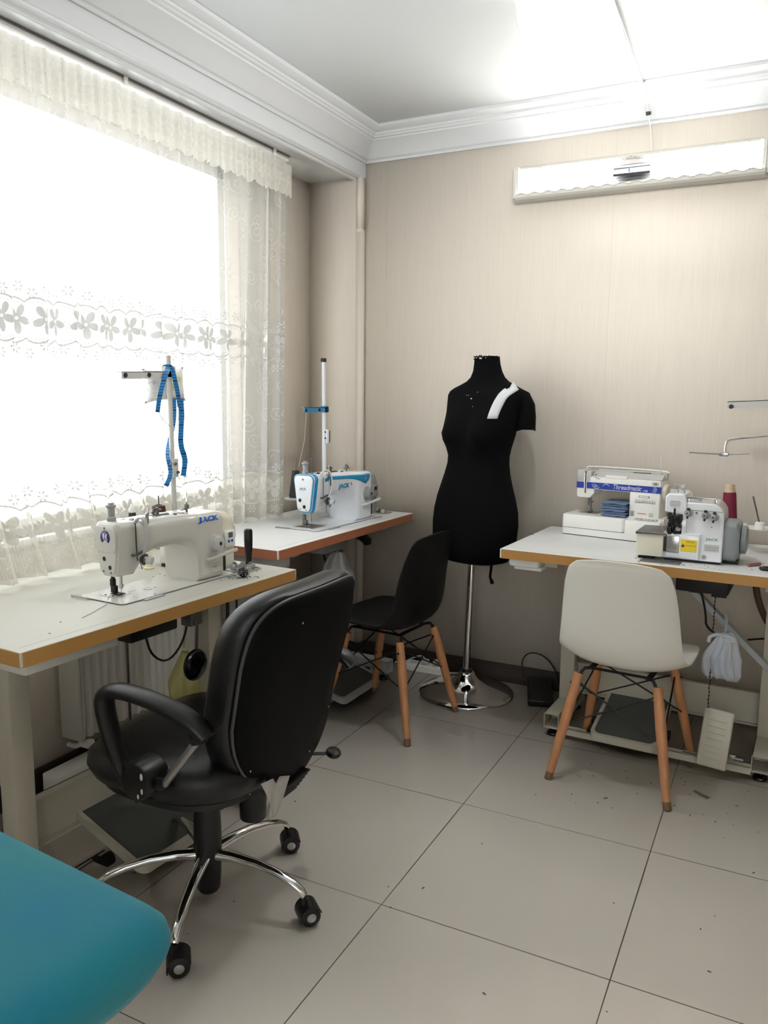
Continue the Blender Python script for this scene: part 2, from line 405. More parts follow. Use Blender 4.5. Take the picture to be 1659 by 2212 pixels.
# ---------------------------------------------------------------- sheer lace curtain
def lace(name, mode):
    m = bpy.data.materials.new(name); m.use_nodes = True; nt = m.node_tree; nt.nodes.clear()
    out = nt.nodes.new('ShaderNodeOutputMaterial'); uv = nt.nodes.new('ShaderNodeUVMap'); uv.uv_map = 'UVMap'
    sp = nt.nodes.new('ShaderNodeSeparateXYZ'); nt.links.new(uv.outputs[0], sp.inputs[0])
    u = X(nt, sp.outputs[0]); v = X(nt, sp.outputs[1])
    def star(per, z0, r, off, jit):
        uu = u+off; cell = (uu/per+0.5).fl(); a = uu.rep(per); b_ = v-z0-(cell*2.4+off*31).sin()*jit
        th = b_.at2(a); rr = (a*a+b_*b_).sqrt()
        return ((th*3).cos().abs()*rr).gt(rr*0.8).mn(rr.lt(r))
    def flower(per, z0, r, off):
        uu = u+off; a = uu.rep(per); b_ = v-z0
        th = b_.at2(a); rr = (a*a+b_*b_).sqrt()
        return rr.lt(((th*2.5+0.6).cos().abs()*0.75+0.3)*r).mn(rr.gt(r*0.1))
    def wave(per, z0, amp, wd, off=0.0):
        return (v-z0-((u+off)*(PI/per)).sin().abs()*amp).abs().lt(wd)
    def dots(per, z0, amp, wper, r):
        a = u.rep(per); b_ = v-z0-(u*(PI/wper)).sin().abs()*amp
        return (a*a+b_*b_).sqrt().lt(r)
    def curl(per, pz, off, offz, R):
        uu = u+off; vv = v+offz; cell = (vv/pz+0.5).fl(); a = (uu+cell*per*0.37).rep(per); b_ = vv.rep(pz)
        th = b_.at2(a); rr = (a*a+b_*b_).sqrt()
        # spiral arm
        ph = (rr/R - th*(1/(2*PI)))
        return (ph-(ph+0.5).fl()).abs().lt(0.09).mn(rr.lt(R*1.9)).mn(rr.gt(R*0.25))
    pats = []
    if mode == 'body':
        pats += [flower(0.105, 1.568, 0.045, 0.0), flower(0.105, 1.56, 0.02, 0.05)*0.8]
        pats += [wave(0.085, 1.616, 0.014, 0.0032), wave(0.085, 1.510, -0.014, 0.0032), dots(0.012, 1.606, 0.012, 0.085, 0.0024), dots(0.012, 1.520, -0.012, 0.085, 0.0024)]
        pats += [star(0.052, 1.654, 0.017, 0.0, 0.011), star(0.052, 1.476, 0.017, 0.02, 0.013)]
        mid = v.lt(1.43).mx(v.gt(1.70)).mn(v.lt(2.2)).mn(v.gt(1.07))
        pats += [curl(0.13, 0.115, 0.0, 0.0, 0.017)*mid*0.34, curl(0.17, 0.16, 0.07, 0.05, 0.024)*mid*0.3]
        pats += [star(0.052, 1.035, 0.018, 0.01, 0.012), wave(0.095, 0.992, 0.015, 0.0032), flower(0.105, 0.935, 0.045, 0.03), flower(0.105, 0.93, 0.022, 0.08)]
        pats += [wave(0.095, 0.884, -0.014, 0.0032), dots(0.012, 0.893, -0.013, 0.095, 0.0024), star(0.052, 0.842, 0.018, 0.02, 0.006), (v-0.782-((u)*(PI/0.095)).sin().abs()*0.016).lt(0.012)]
        ribs = (u.rep(0.006).abs()).lt(0.0016).mn(v.lt(1.03)).mn(v.gt(0.79))*0.22
        ribs2 = (u.rep(0.006).abs()).lt(0.0012).mn(v.gt(1.49)).mn(v.lt(1.64))*0.08
        base = v.lt(0.985)*0.14+0.42
        cov = None
        for p_ in pats: cov = p_ if cov is None else cov.mx(p_)
        alpha = (base+ribs+ribs2+cov*0.56).mn(0.975)
        warm = v.lt(1.0)
    else:
        edge = v.gt(2.195+0.0)  # scalloped lower edge of the heading
        sc = v.gt((u*(PI/0.05)).sin().abs()*-0.012+2.220)
        pats = [flower(0.085, 2.275, 0.03, 0.0), dots(0.013, 2.32, 0.0, 0.1, 0.003), star(0.045, 2.235, 0.014, 0.02, 0.006)]
        cov = None
        for p_ in pats: cov = p_ if cov is None else cov.mx(p_)
        alpha = sc*(cov*0.12+0.84)
        warm = v.gt(0)
    col = nt.nodes.new('ShaderNodeMixRGB'); nt.links.new(warm.v, col.inputs[0]); col.inputs[1].default_value = rgb(203, 203, 199); col.inputs[2].default_value = rgb(217, 215, 206)
    df = nt.nodes.new('ShaderNodeBsdfDiffuse'); tl = nt.nodes.new('ShaderNodeBsdfTranslucent'); nt.links.new(col.outputs[0], df.inputs[0]); nt.links.new(col.outputs[0], tl.inputs[0])
    m1 = nt.nodes.new('ShaderNodeMixShader'); nt.links.new((cov*(-0.37)+0.42).v if mode == 'body' else (cov*(-0.08)+0.34).v, m1.inputs[0]); nt.links.new(df.outputs[0], m1.inputs[1]); nt.links.new(tl.outputs[0], m1.inputs[2])
    tr = nt.nodes.new('ShaderNodeBsdfTransparent'); m2 = nt.nodes.new('ShaderNodeMixShader')
    nt.links.new(alpha.v, m2.inputs[0]); nt.links.new(tr.outputs[0], m2.inputs[1]); nt.links.new(m1.outputs[0], m2.inputs[2]); nt.links.new(m2.outputs[0], out.inputs[0])
    return m
M['lace'] = lace('sheer_lace', 'body'); M['lace_heading'] = lace('lace_heading', 'heading')

def cloth_sheet(name, fn, nu, nv, m, parent):
    """fn(i/nu, j/nv) -> (point, (u,v))"""
    me = bpy.data.meshes.new(name); V = []; UV = []; F = []
    for j in range(nv+1):
        for i in range(nu+1):
            p, q = fn(i/nu, j/nv); V.append(Vector(p)-ORG.get(parent.name, Vector())); UV.append(q)
    for j in range(nv):
        for i in range(nu):
            a = j*(nu+1)+i; F.append((a, a+1, a+nu+2, a+nu+1))
    me.from_pydata(V, [], F); l = me.uv_layers.new(name='UVMap')
    for poly in me.polygons:
        poly.use_smooth = True
        for li in poly.loop_indices: l.data[li].uv = UV[me.loops[li].vertex_index]
    me.materials.append(m); o = bpy.data.objects.new(name, me); C.objects.link(o); o.parent = parent; ORG[o.name] = ORG.get(parent.name, Vector()); return o

CY0, CY1 = -1.75, 0.735
cur = thing('lace_curtain', 'white sheer lace curtain with floral bands hanging from the rail over the bright window', 'curtain', (-1.17, -0.5, 0.785), world=True)
def fold(y, k):   # k: 0 at the top, 1 at the hem
    a = 0.012+0.016*k
    ph = 2*PI*y/0.125+1.3*math.sin(2*PI*y/0.71)+0.8*math.sin(2*PI*y/0.37+1)
    s_ = math.sin(ph)
    return a*(s_+0.35*math.sin(2.3*ph+0.7)) + 0.01*k*math.sin(2*PI*y/0.55)
def cfn(s_, t_):
    y0 = CY0+(CY1-CY0)*s_; z = 2.325+(0.792-2.325)*t_
    k = t_
    y = y0 + 0.012*math.sin(9*y0)*k + 0.03*k*math.sin(2*PI*y0/0.9)
    near = max(0, min(1, (-0.1-y)/0.3))
    x = -1.178 - 0.03*k + fold(y0, k) + near*0.085*max(0, (k-0.80)/0.20)**1.5
    if k > 0.985: z += 0.004*math.sin(2*PI*y0/0.11)
    return (x, y, z), (y0*1.55, z)
cloth_sheet('sheer_panel', cfn, 640, 60, M['lace'], cur)
def hfn(s_, t_):
    y0 = CY0+(CY1+0.012-CY0)*s_; z = 2.345+(2.205-2.345)*t_
    ph = 2*PI*y0/0.075+1.1*math.sin(2*PI*y0/0.5)
    x = -1.155+0.010*math.sin(ph)*(0.5+0.5*t_)+0.004*math.sin(3.1*ph)
    return (x, y0+0.004*math.sin(ph+1), z+0.003*math.sin(ph*0.5)), (y0*1.3, z)
cloth_sheet('heading_frill', hfn, 560, 10, M['lace_heading'], cur)
rail = thing('curtain_rail', 'white metal curtain rail fixed under the beam above the lace curtain', 'curtain rail', (-1.165, -0.5, 2.345), world=True)
MB().box((-1.18, CY0-0.1, 2.352), (-1.15, 0.715, 2.37), 0.002).build('track', M['white_plastic'], rail)
MB().box((-1.1495, CY0-0.1, 2.369), (-1.144, 0.715, 2.3745)).build('track_edge', M['dull_steel'], rail)
for y in (0.60, -0.25, -1.1):
    MB().box((-1.146, y-0.008, 2.346), (-1.140, y+0.008, 2.3745), 0.001).build('bracket', M['white_plastic'], rail)
# ---------------------------------------------------------------- lamps
M['lamp_glow'] = emit('lamp_glow', (1.0, 0.995, 0.985, 1), 15.0)
M['bulb_glow'] = emit('bulb_glow', (1.0, 0.995, 0.985, 1), 64.0)
M['lamp_frame'] = mat('lamp_frame_white', rgb(198, 196, 188), 0.45)
L0, L1, LZ0, LZ1 = -0.268, 0.738, 2.187, 2.337
lamp = thing('wall_light', 'long white ornamental wall light with two glowing diffusers and chrome middle, below the cornice', 'wall light', ((L0+L1)/2, YB, (LZ0+LZ1)/2), world=True)
b = MB()
def frame_ring(ins, y): return [Vector((L0+ins, y, LZ0+ins)), Vector((L1-ins, y, LZ0+ins)), Vector((L1-ins, y, LZ1-ins)), Vector((L0+ins, y, LZ1-ins))]
b._skin([frame_ring(0, YB-0.001), frame_ring(0, YB-0.010), frame_ring(0.008, YB-0.024), frame_ring(0.016, YB-0.028), frame_ring(0.022, YB-0.026), frame_ring(0.024, YB-0.012)], True, False)
b.box((L0+0.024, YB-0.013, LZ0+0.024), (L1-0.024, YB-0.001, LZ1-0.024))
for x_ in (L0+0.002, L1-0.024): b.prism([(YB-0.012, LZ0+0.01), (YB-0.052, LZ0+0.01), (YB-0.052, LZ1-0.012), (YB-0.012, LZ1-0.012)], x_, x_+0.022, 'yz')
b.prism([(YB-0.020, LZ0+0.002), (YB-0.050, LZ0+0.004), (YB-0.060, LZ0+0.012), (YB-0.062, LZ0+0.022), (YB-0.058, LZ0+0.030), (YB-0.030, LZ0+0.024), (YB-0.020, LZ0+0.024)], L0+0.012, L1-0.012, 'yz')
b.build('frame', M['lamp_frame'], lamp, smooth=30)
n = 96                                # lacy moulding: small scallops and beads all along the inner edge
for low in (1, 0):
    b = MB()
    for i in range(n):
        x = L0+0.02+(L1-L0-0.04)*(i+0.5)/n; a = 0.004*math.sin(i*2*PI/6)
        b.ball((x, YB-0.061 if low else YB-0.027, LZ0+0.024+a if low else LZ1-0.019-a), (0.0062, 0.004, 0.0034), 6, 4)
    b.build('beaded_moulding', M['lamp_frame'], lamp)
for x in (L0+0.013, L1-0.013):
    b = MB()
    for i in range(13): b.ball((x, YB-0.052, LZ0+0.022+(LZ1-LZ0-0.044)*(i+0.5)/13), (0.003, 0.003, 0.006), 6, 4)
    b.build('beaded_moulding', M['lamp_frame'], lamp)
for x0, x1 in ((L0+0.026, 0.158), (0.306, L1-0.026)):
    b = MB(); ring = []
    prof_l = [(-0.044, YB-0.014), (-0.040, YB-0.026), (-0.024, YB-0.036), (0, YB-0.042), (0.026, YB-0.046), (0.042, YB-0.038), (0.048, YB-0.014)]
    zc = (LZ0+LZ1)/2
    b.loft([[Vector((xx, yy, zc+dz)) for dz, yy in prof_l] for xx in (x0, x1)])
    b.build('diffuser', M['lamp_glow'], lamp, smooth=50)
b = MB(); zc = (LZ0+LZ1)/2
pc = [(-0.030, YB-0.014), (-0.034, YB-0.03), (-0.024, YB-0.036), (-0.02, YB-0.052), (-0.012, YB-0.056), (0.006, YB-0.056), (0.012, YB-0.050), (0.02, YB-0.05), (0.026, YB-0.04), (0.03, YB-0.014)]
b.loft([[Vector((xx, yy, zc+dz)) for dz, yy in pc] for xx in (0.159, 0.305)])
cp = b.build('chrome_plaque', mat('satin_chrome', rgb(140, 143, 150), 0.28, 1.0), lamp, smooth=25)
text_part('maker_mark', 'S', 0.018, face_y(0.223, YB-0.0568, zc-0.003), M['logo_blue'], cp, bold=0.0008)
text_part('maker_lettering', 'FAVA', 0.006, face_y(0.247, YB-0.0568, zc-0.002), M['grey_plastic'], cp)

bx, by = 0.165, 0.0
pend = thing('ceiling_bulb', 'glowing white bulb hanging in its holder under the ceiling', 'light bulb', (bx, by, ZC), world=True)
MB().lathe([(0.045, 0), (0.047, -0.012), (0.03, -0.03), (0.008, -0.035), (0.020, -0.04), (0.024, -0.045), (0.024, -0.055), (0.050, -0.068), (0.088, -0.076), (0.090, -0.080), (0.088, -0.084), (0.061, -0.086), (0.061, -0.096)], (bx, by, ZC-0.0005)).build('holder', M['white_plastic'], pend)  # wide flange added above the frame to keep bulb light off the ceiling
MB().lathe([(0.059, 0), (0.062, -0.006), (0.0615, -0.04), (0.058, -0.075), (0.050, -0.105), (0.038, -0.125), (0.022, -0.136), (0.004, -0.140)], (bx, by, ZC-0.088)).build('glowing_globe', M['bulb_glow'], pend)

duct = MB().box((0.262, 0.10, ZC-0.011), (0.278, YB-0.142, ZC), 0.002)
duct.xf(Matrix.Translation((0.27, 1.0, 0)) @ Matrix.Rotation(math.radians(2.2), 4, 'Z') @ Matrix.Translation((-0.27, -1.0, 0)))
tag(duct.build('cable_trunking', M['gloss_white'], origin=(0.27, 0.5, ZC)), 'thin white cable trunking running across the ceiling to the cornice', 'cable trunking')
wire = MB().tube([(0.272, 1.037, 2.556), (0.276, 1.045, 2.545), (0.280, 1.088, 2.518), (0.284, 1.115, 2.49), (0.286, 1.15, 2.455), (0.288, 1.163, 2.442), (0.292, 1.171, 2.41), (0.298, 1.174, 2.36), (0.30, 1.174, 2.33)], 0.0022, 6, 1)
cord = tag(wire.build('lamp_cord', M['white_plastic'], origin=(0.28, 1.1, 2.45)), 'thin white cord dropping over the cornice to the wall light', 'cord')
MB().box((-0.007, 0.018, 0.0), (0.007, 0.034, 0.012), 0.002).cyl((0.006, 0.024, 0.006), (0.012, 0.024, 0.006), 0.006).xf(Matrix.Translation((0.003, 0.006, 0.014))).build('cable_clip', M['black_plastic'], cord)
cord.children[0]['label'] = 'black cable clip'

# ---------------------------------------------------------------- radiator under the window
rad = thing('radiator', 'white fluted panel radiator under the window behind the near sewing table', 'radiator', (-1.24, -0.03, 0.16), world=True)
b = MB(); ry0, ry1 = -0.50, 0.47
rows = []
nfl = 26; seg = nfl*6
xs = []
for i in range(seg+1):
    y = ry0+(ry1-ry0)*i/seg; ph = (i % 6)/6
    xs.append((y, -1.205+0.006*max(-0.6, min(0.6, math.cos(2*PI*ph)))/0.6))
b.loft([[Vector((x, y, z)) for y, x in xs]+[Vector((-1.225, ry1, z)), Vector((-1.225, ry0, z))] for z in (0.17, 0.19, 0.68, 0.70)])
b.build('front_panel', M['white_enamel'], rad, smooth=40)
MB().box((-1.29, ry0, 0.17), (-1.27, ry1, 0.70), 0.004).build('rear_panel', M['white_enamel'], rad)
for y_ in (ry0-0.012, ry1+0.001): MB().box((-1.295, y_, 0.165), (-1.20, y_+0.011, 0.705), 0.003).build('side_cover', M['white_enamel'], rad)
MB().box((-1.29, ry0, 0.701), (-1.205, ry1, 0.712), 0.003).build('top_grille', M['white_enamel'], rad)
MB().tube([(-1.24, ry0+0.03, 0.17), (-1.24, ry0+0.03, 0.14), (-1.26, ry0+0.02, 0.125), (-1.30, ry0+0.02, 0.125)], 0.009, 8, 1).cyl((-1.24, ry0+0.03, 0.142), (-1.20, ry0+0.03, 0.142), 0.018).build('valve', M['white_plastic'], rad)
box = MB().box((-1.27, -0.62, 0.002), (-1.19, -0.30, 0.085), 0.006)
tag(box.build('pipe_cover', M['white_plastic'], origin=(-1.23, -0.46, 0)), 'white boxed pipe cover on the floor under the radiator', 'pipe cover')
# ---------------------------------------------------------------- industrial sewing tables
# local axes: X along the operator's edge, Y to the back, Z up; origin on the floor under the front-left corner of the top
M['groove'] = mat('faint_groove', rgb(168, 168, 166), 0.5, vary=0.12, vscale=40)
def sewing_table(label, loc, rotz, Lx, Dy, zt, edge, legs=(0.16, None), paint='frame_paint', th=0.036, foot_y=(0.10, 0.52), post_y=0.33, group=None, beam=(0.12, 0.25), treadle=None, rail_y=0.12, top='laminate'):
    t = thing('sewing_table', label, 'sewing table', loc, rotz, group)
    r = 0.012
    MB().box((0.0015, 0.0015, zt-th+0.0015), (Lx-0.0015, Dy-0.0015, zt), 0.001, 1).build('tabletop', M[top], t, smooth=30)
    b = MB()
    o = rrect(0, Lx, 0, Dy, r, 4); i = rrect(0.0016, Lx-0.0016, 0.0016, Dy-0.0016, r, 4)
    b._skin([[Vector((x, y, zt-0.0012)) for x, y in i], [Vector((x, y, zt-0.0012)) for x, y in o], [Vector((x, y, zt-th)) for x, y in o], [Vector((x, y, zt-th)) for x, y in i]], True, False, True)
    b.build('edge_band', M[edge], t, smooth=30)
    px = [legs[0], legs[1] if legs[1] else Lx-0.16]
    MB().box((0.02, 0.0345, zt-0.0005), (Lx-0.02, 0.0357, zt+0.0002)).build('front_groove', M['groove'], t, smooth=0)
    P = M[paint]
    for k, x in enumerate(px):
        b = MB()
        b.box((x-0.03, post_y-0.03, 0.075), (x+0.03, post_y+0.03, zt-th-0.028), 0.004)
        b.build('post', P, t)
        b = MB(); y0, y1 = foot_y     # open ended square tube foot
        w = 0.03; q = 0.0025
        for z0, z1, x0, x1 in ((0.035, 0.035+q, -w, w), (0.035+2*w-q, 0.035+2*w, -w, w), (0.035, 0.035+2*w, -w, -w+q), (0.035, 0.035+2*w, w-q, w)):
            b.box((x+x0, y0, z0), (x+x1, y1, z1))
        b.box((x-w+q, y0+0.10, 0.04), (x+w-q, y0+0.103, 0.09))
        b.build('foot', P, t, smooth=30)
        for yy in (y0+0.035, y1-0.035):
            f = MB().lathe([(0.024, 0), (0.026, 0.004), (0.024, 0.010), (0.010, 0.014)], (x, yy, 0.0005), n=16).cyl((x, yy, 0.012), (x, yy, 0.036), 0.005, n=8)
            f.build('levelling_foot', M['black_plastic'], t)
        MB().box((x-0.025, 0.06, zt-th-0.028), (x+0.025, Dy-0.06, zt-th-0.0005), 0.003).build('top_bracket', P, t)
    b = MB(); zc0, zc1 = beam; yb = post_y+0.032
    b.box((px[0]+0.03, yb, zc0), (px[1]-0.03, yb+0.004, zc1)); b.box((px[0]+0.03, yb-0.022, zc1-0.004), (px[1]-0.03, yb+0.004, zc1)); b.box((px[0]+0.03, yb-0.022, zc0), (px[1]-0.03, yb+0.004, zc0+0.004))
    b.build('cross_beam', P, t, smooth=30)
    b = MB()
    b.box((px[0]+0.03, rail_y, 0.045), (px[1]-0.03, rail_y+0.03, 0.049)); b.box((px[0]+0.03, rail_y, 0.022), (px[1]-0.03, rail_y+0.004, 0.049))
    rl = b.build('treadle_rail', P, t, smooth=30)
    for s_ in (0.25, 0.72):
        xx = px[0]+(px[1]-px[0])*s_
        MB().box((xx-0.05, rail_y+0.012, 0.0492), (xx+0.05, rail_y+0.018, 0.0500)).build('slot', M['dark_gap'], rl)
    if treadle:
        x0, x1, y0, y1, z0, z1 = treadle        # tilted pedal plate
        b = MB(); ring = rrect(x0, x1, y0, y1, 0.03, 4); inn = rrect(x0+0.014, x1-0.014, y0+0.014, y1-0.014, 0.024, 4)
        def zz(y): return z0+(z1-z0)*(y-y0)/(y1-y0)
        b._skin([[Vector((x, y, zz(y)-0.012)) for x, y in inn], [Vector((x, y, zz(y)-0.012)) for x, y in ring], [Vector((x, y, zz(y)+0.012)) for x, y in ring], [Vector((x, y, zz(y)+0.012)) for x, y in inn], [Vector((x, y, zz(y)+0.004)) for x, y in inn]], True, True)
        td = b.build('treadle', P, t, smooth=40)
        b = MB(); inn = rrect(x0+0.016, x1-0.016, y0+0.016, y1-0.016, 0.022, 4)
        b._skin([[Vector((x, y, zz(y)+0.0042)) for x, y in inn], [Vector((x, y, zz(y)+0.009)) for x, y in inn]], True, True)
        b.build('rubber_mat', M['pedal_mat'], td)
        for xx in (x0-0.012, x1+0.012):
            b = MB()
            b.cyl((xx-0.01, (y0+y1)/2-0.03, 0.065), (xx+0.01, (y0+y1)/2-0.03, 0.065), 0.018)
            b.box((xx-0.008, rail_y+0.008, 0.045), (xx+0.008, (y0+y1)/2-0.02, 0.055))
            b.build('hinge', M['black_metal'], td)
    return t

T1 = sewing_table('white-topped sewing table with ochre edge in front of the curtain, nearest the camera', (-0.600, -1.195, 0), math.radians(86.7), 1.024, 0.655, 0.775, 'edge_ochre',
                  legs=(0.140, 0.86), post_y=0.245, foot_y=(0.02, 0.48), treadle=(0.34, 0.66, 0.02, 0.32, 0.055, 0.16), beam=(0.13, 0.27), rail_y=0.19, top='laminate_cream')
T2 = sewing_table('white-topped sewing table with red-brown edge in the far corner beside the pilaster', (-0.745, 0.016, 0), math.radians(88.6), 1.112, 0.545, 0.785, 'edge_brown',
                  legs=(0.20, 0.92), post_y=0.34, foot_y=(0.02, 0.46), treadle=(0.46, 0.80, 0.0, 0.24, 0.045, 0.12), paint='frame_grey', rail_y=0.08)
T3 = sewing_table('white-topped sewing table with ochre edge against the back wall on the right', (-0.076, 0.523, 0), math.radians(-2.4), 1.14, 0.635, 0.772, 'edge_ochre',
                  legs=(0.185, 0.945), post_y=0.37, foot_y=(0.145, 0.53), treadle=(0.345, 0.60, 0.11, 0.45, 0.052, 0.135), beam=(0.115, 0.245), rail_y=0.145)
# extra fittings of the tables
def on(t): # matrix of a table
    return Matrix.Translation(t.location) @ Matrix.Rotation(t.rotation_euler.z, 4, 'Z')
# near table: knee lifter, control box, drawer, pull rod
MB().box((0.03, 0.03, 0.705), (0.30, 0.40, 0.7385), 0.006).build('drawer', M['white_enamel'], T1)
MB().box((0.42, 0.12, 0.66), (0.60, 0.30, 0.7385), 0.008).build('control_box', M['black_plastic'], T1)
kl = MB().tube([(0.655, 0.12, 0.70), (0.655, 0.10, 0.68), (0.65, 0.095, 0.66), (0.65, 0.10, 0.57)], 0.005, 8, 2).tube([(0.615, 0.12, 0.695), (0.715, 0.12, 0.695)], 0.006, 8).box((0.63, 0.10, 0.66), (0.68, 0.14, 0.7385), 0.003).build('knee_lifter', M['dull_steel'], T1)
kb = MB().ball((0, 0, 0), (0.036, 0.014, 0.050), 24, 12); kb.xf(Matrix.Translation((0.645, 0.10, 0.540)) @ Matrix.Rotation(math.radians(-32), 4, 'Z') @ Matrix.Rotation(math.radians(12), 4, 'Y'))
kb.build('knee_pad', mat('glossy_black', rgb(8, 8, 9), 0.12), kl)['label'] = 'glossy black oval knee pad'
MB().tube([(0.44, 0.16, 0.66), (0.45, 0.17, 0.50), (0.47, 0.19, 0.30), (0.49, 0.20, 0.14)], 0.0045, 6).build('pull_rod', M['dull_steel'], T1)
MB().tube([(0.50, 0.15, 0.66), (0.51, 0.14, 0.60), (0.56, 0.13, 0.565), (0.62, 0.13, 0.60), (0.66, 0.14, 0.66), (0.68, 0.15, 0.735)], 0.0035, 6, 2).build('power_cable', M['black_plastic'], T1)
MB().tube([(0.90, 0.2, 0.735), (0.91, 0.2, 0.6), (0.90, 0.22, 0.4), (0.92, 0.25, 0.3)], 0.006, 8, 2).tube([(0.95, 0.2, 0.735), (0.955, 0.2, 0.5), (0.94, 0.22, 0.32)], 0.004, 8, 2).build('hanging_cable', M['black_plastic'], T1)
pg = MB().cyl((0, 0, 0.0002), (0, 0, 0.008), 0.016).lathe([(0.010, 0.008), (0.0105, 0.03), (0.0135, 0.05), (0.0145, 0.085), (0.0145, 0.115), (0.012, 0.121), (0.001, 0.122)], n=20)
pg.xf(Matrix.Translation((1.055-0.035, 0.185, 0.775))); 
for v in pg.bm.verts: v.co.x -= 0.02
pg.build('head_rest_peg', M['black_plastic'], T1)
trb = MB(); ring = rrect(0.875, 0.975, 0.10, 0.215, 0.02, 4); ring2 = rrect(0.881, 0.969, 0.106, 0.209, 0.016, 4)
trb._skin([[Vector((x, y, 0.7752)) for x, y in ring], [Vector((x, y, 0.7785)) for x, y in ring], [Vector((x, y, 0.7785)) for x, y in ring2], [Vector((x, y, 0.7756)) for x, y in ring2]], True, True)
trb.build('bobbin_tray', M['grey_plastic'], T1)
# middle table: control box, cable, leg fittings
MB().box((0.46, 0.10, 0.68), (0.66, 0.28, 0.7485), 0.006).build('control_box', M['grey_plastic'], T2)
MB().box((0.04, 0.05, 0.69), (0.15, 0.32, 0.7485), 0.01).build('drawer', M['light_grey'], T2)
b = MB()
for k in range(9): b.box((0.83+0.012*rnd.random(), 0.10+0.02*k*0.5, 0.66+0.012*k*0.6), (0.87+0.03*rnd.random(), 0.12+0.02*k*0.5, 0.69+0.012*k*0.5), 0.002)
b.build('knee_lifter', M['black_metal'], T2)
MB().tube([(0.60, 0.2, 0.68), (0.61, 0.18, 0.60), (0.66, 0.18, 0.56), (0.64, 0.2, 0.48)], 0.005, 8, 2).build('power_cable', M['black_plastic'], T2)
trb = MB(); ring = rrect(1.00, 1.075, 0.09, 0.20, 0.02, 4); ring2 = rrect(1.005, 1.07, 0.096, 0.194, 0.016, 4)
trb._skin([[Vector((x, y, 0.7852)) for x, y in ring], [Vector((x, y, 0.7885)) for x, y in ring], [Vector((x, y, 0.7885)) for x, y in ring2], [Vector((x, y, 0.7856)) for x, y in ring2]], True, True)
trb.build('bobbin_tray', M['grey_plastic'], T2)
# right table: drawer, motor, chain and pedal, diagonal stay
MB().box((0.02, 0.05, 0.698), (0.14, 0.30, 0.7355), 0.010).box((0.035, 0.07, 0.684), (0.145, 0.29, 0.699), 0.004).build('drawer', M['white_plastic'], T3)
MB().box((0.62, 0.16, 0.655), (0.80, 0.40, 0.7355), 0.008).box((0.66, 0.2, 0.645), (0.70, 0.24, 0.656), 0.002).box((0.74, 0.19, 0.64), (0.79, 0.24, 0.656), 0.002).build('motor', M['black_metal'], T3)
MB().strap([(0.585, 0.28, 0.715), (0.60, 0.28, 0.70), (0.945, 0.33, 0.36)], (0, 1, 0), 0.045, 0.02).build('diagonal_stay', M['frame_grey'], T3)
ped = MB(); MBx = Matrix.Translation((0.795, 0.115, 0.142)) @ Matrix.Rotation(math.radians(4), 4, 'Y') @ Matrix.Rotation(math.radians(-10), 4, 'X')
ped.box((-0.05, -0.008, -0.105), (0.05, 0.008, 0.105), 0.007, 3)
for k in range(7): ped.tube([(-0.030, -0.0085, -0.07+k*0.023), (0.030, -0.0085, -0.07+k*0.023)], 0.0026, 6)
ped.xf(MBx); pdl = ped.build('lift_pedal', M['frame_paint'], T3)
MB().box((-0.03, 0.009, -0.08), (-0.022, 0.05, -0.05)).box((0.052, -0.002, -0.06), (0.075, 0.02, -0.04), 0.002).cyl((0.07, 0, -0.05), (0.10, 0, -0.05), 0.006).xf(MBx).build('pedal_bracket', M['dull_steel'], pdl)
b = MB()
for k in range(60):
    z = 0.640-k*0.0065; x = 0.752+0.012*k/60+0.001*math.sin(k); y = 0.21-0.10*k/60
    b.ball((x, y, z), (0.0030, 0.0014, 0.0042) if k % 2 else (0.0014, 0.0030, 0.0042), 8, 4)
b.build('ball_chain', M['black_metal'], T3)
MB().tube([(0.87, 0.3, 0.735), (0.88, 0.33, 0.62), (0.93, 0.38, 0.50), (0.98, 0.42, 0.46), (1.04, 0.44, 0.45)], 0.012, 8, 2).build('motor_cable', mat('brown_cable', rgb(70, 52, 40), 0.6), T3)
MB().tube([(0.70, 0.23, 0.65), (0.72, 0.25, 0.56), (0.72, 0.27, 0.5), (0.80, 0.34, 0.44), (0.90, 0.4, 0.455), (1.0, 0.43, 0.46)], 0.004, 6, 2).build('thin_cable', M['black_plastic'], T3)

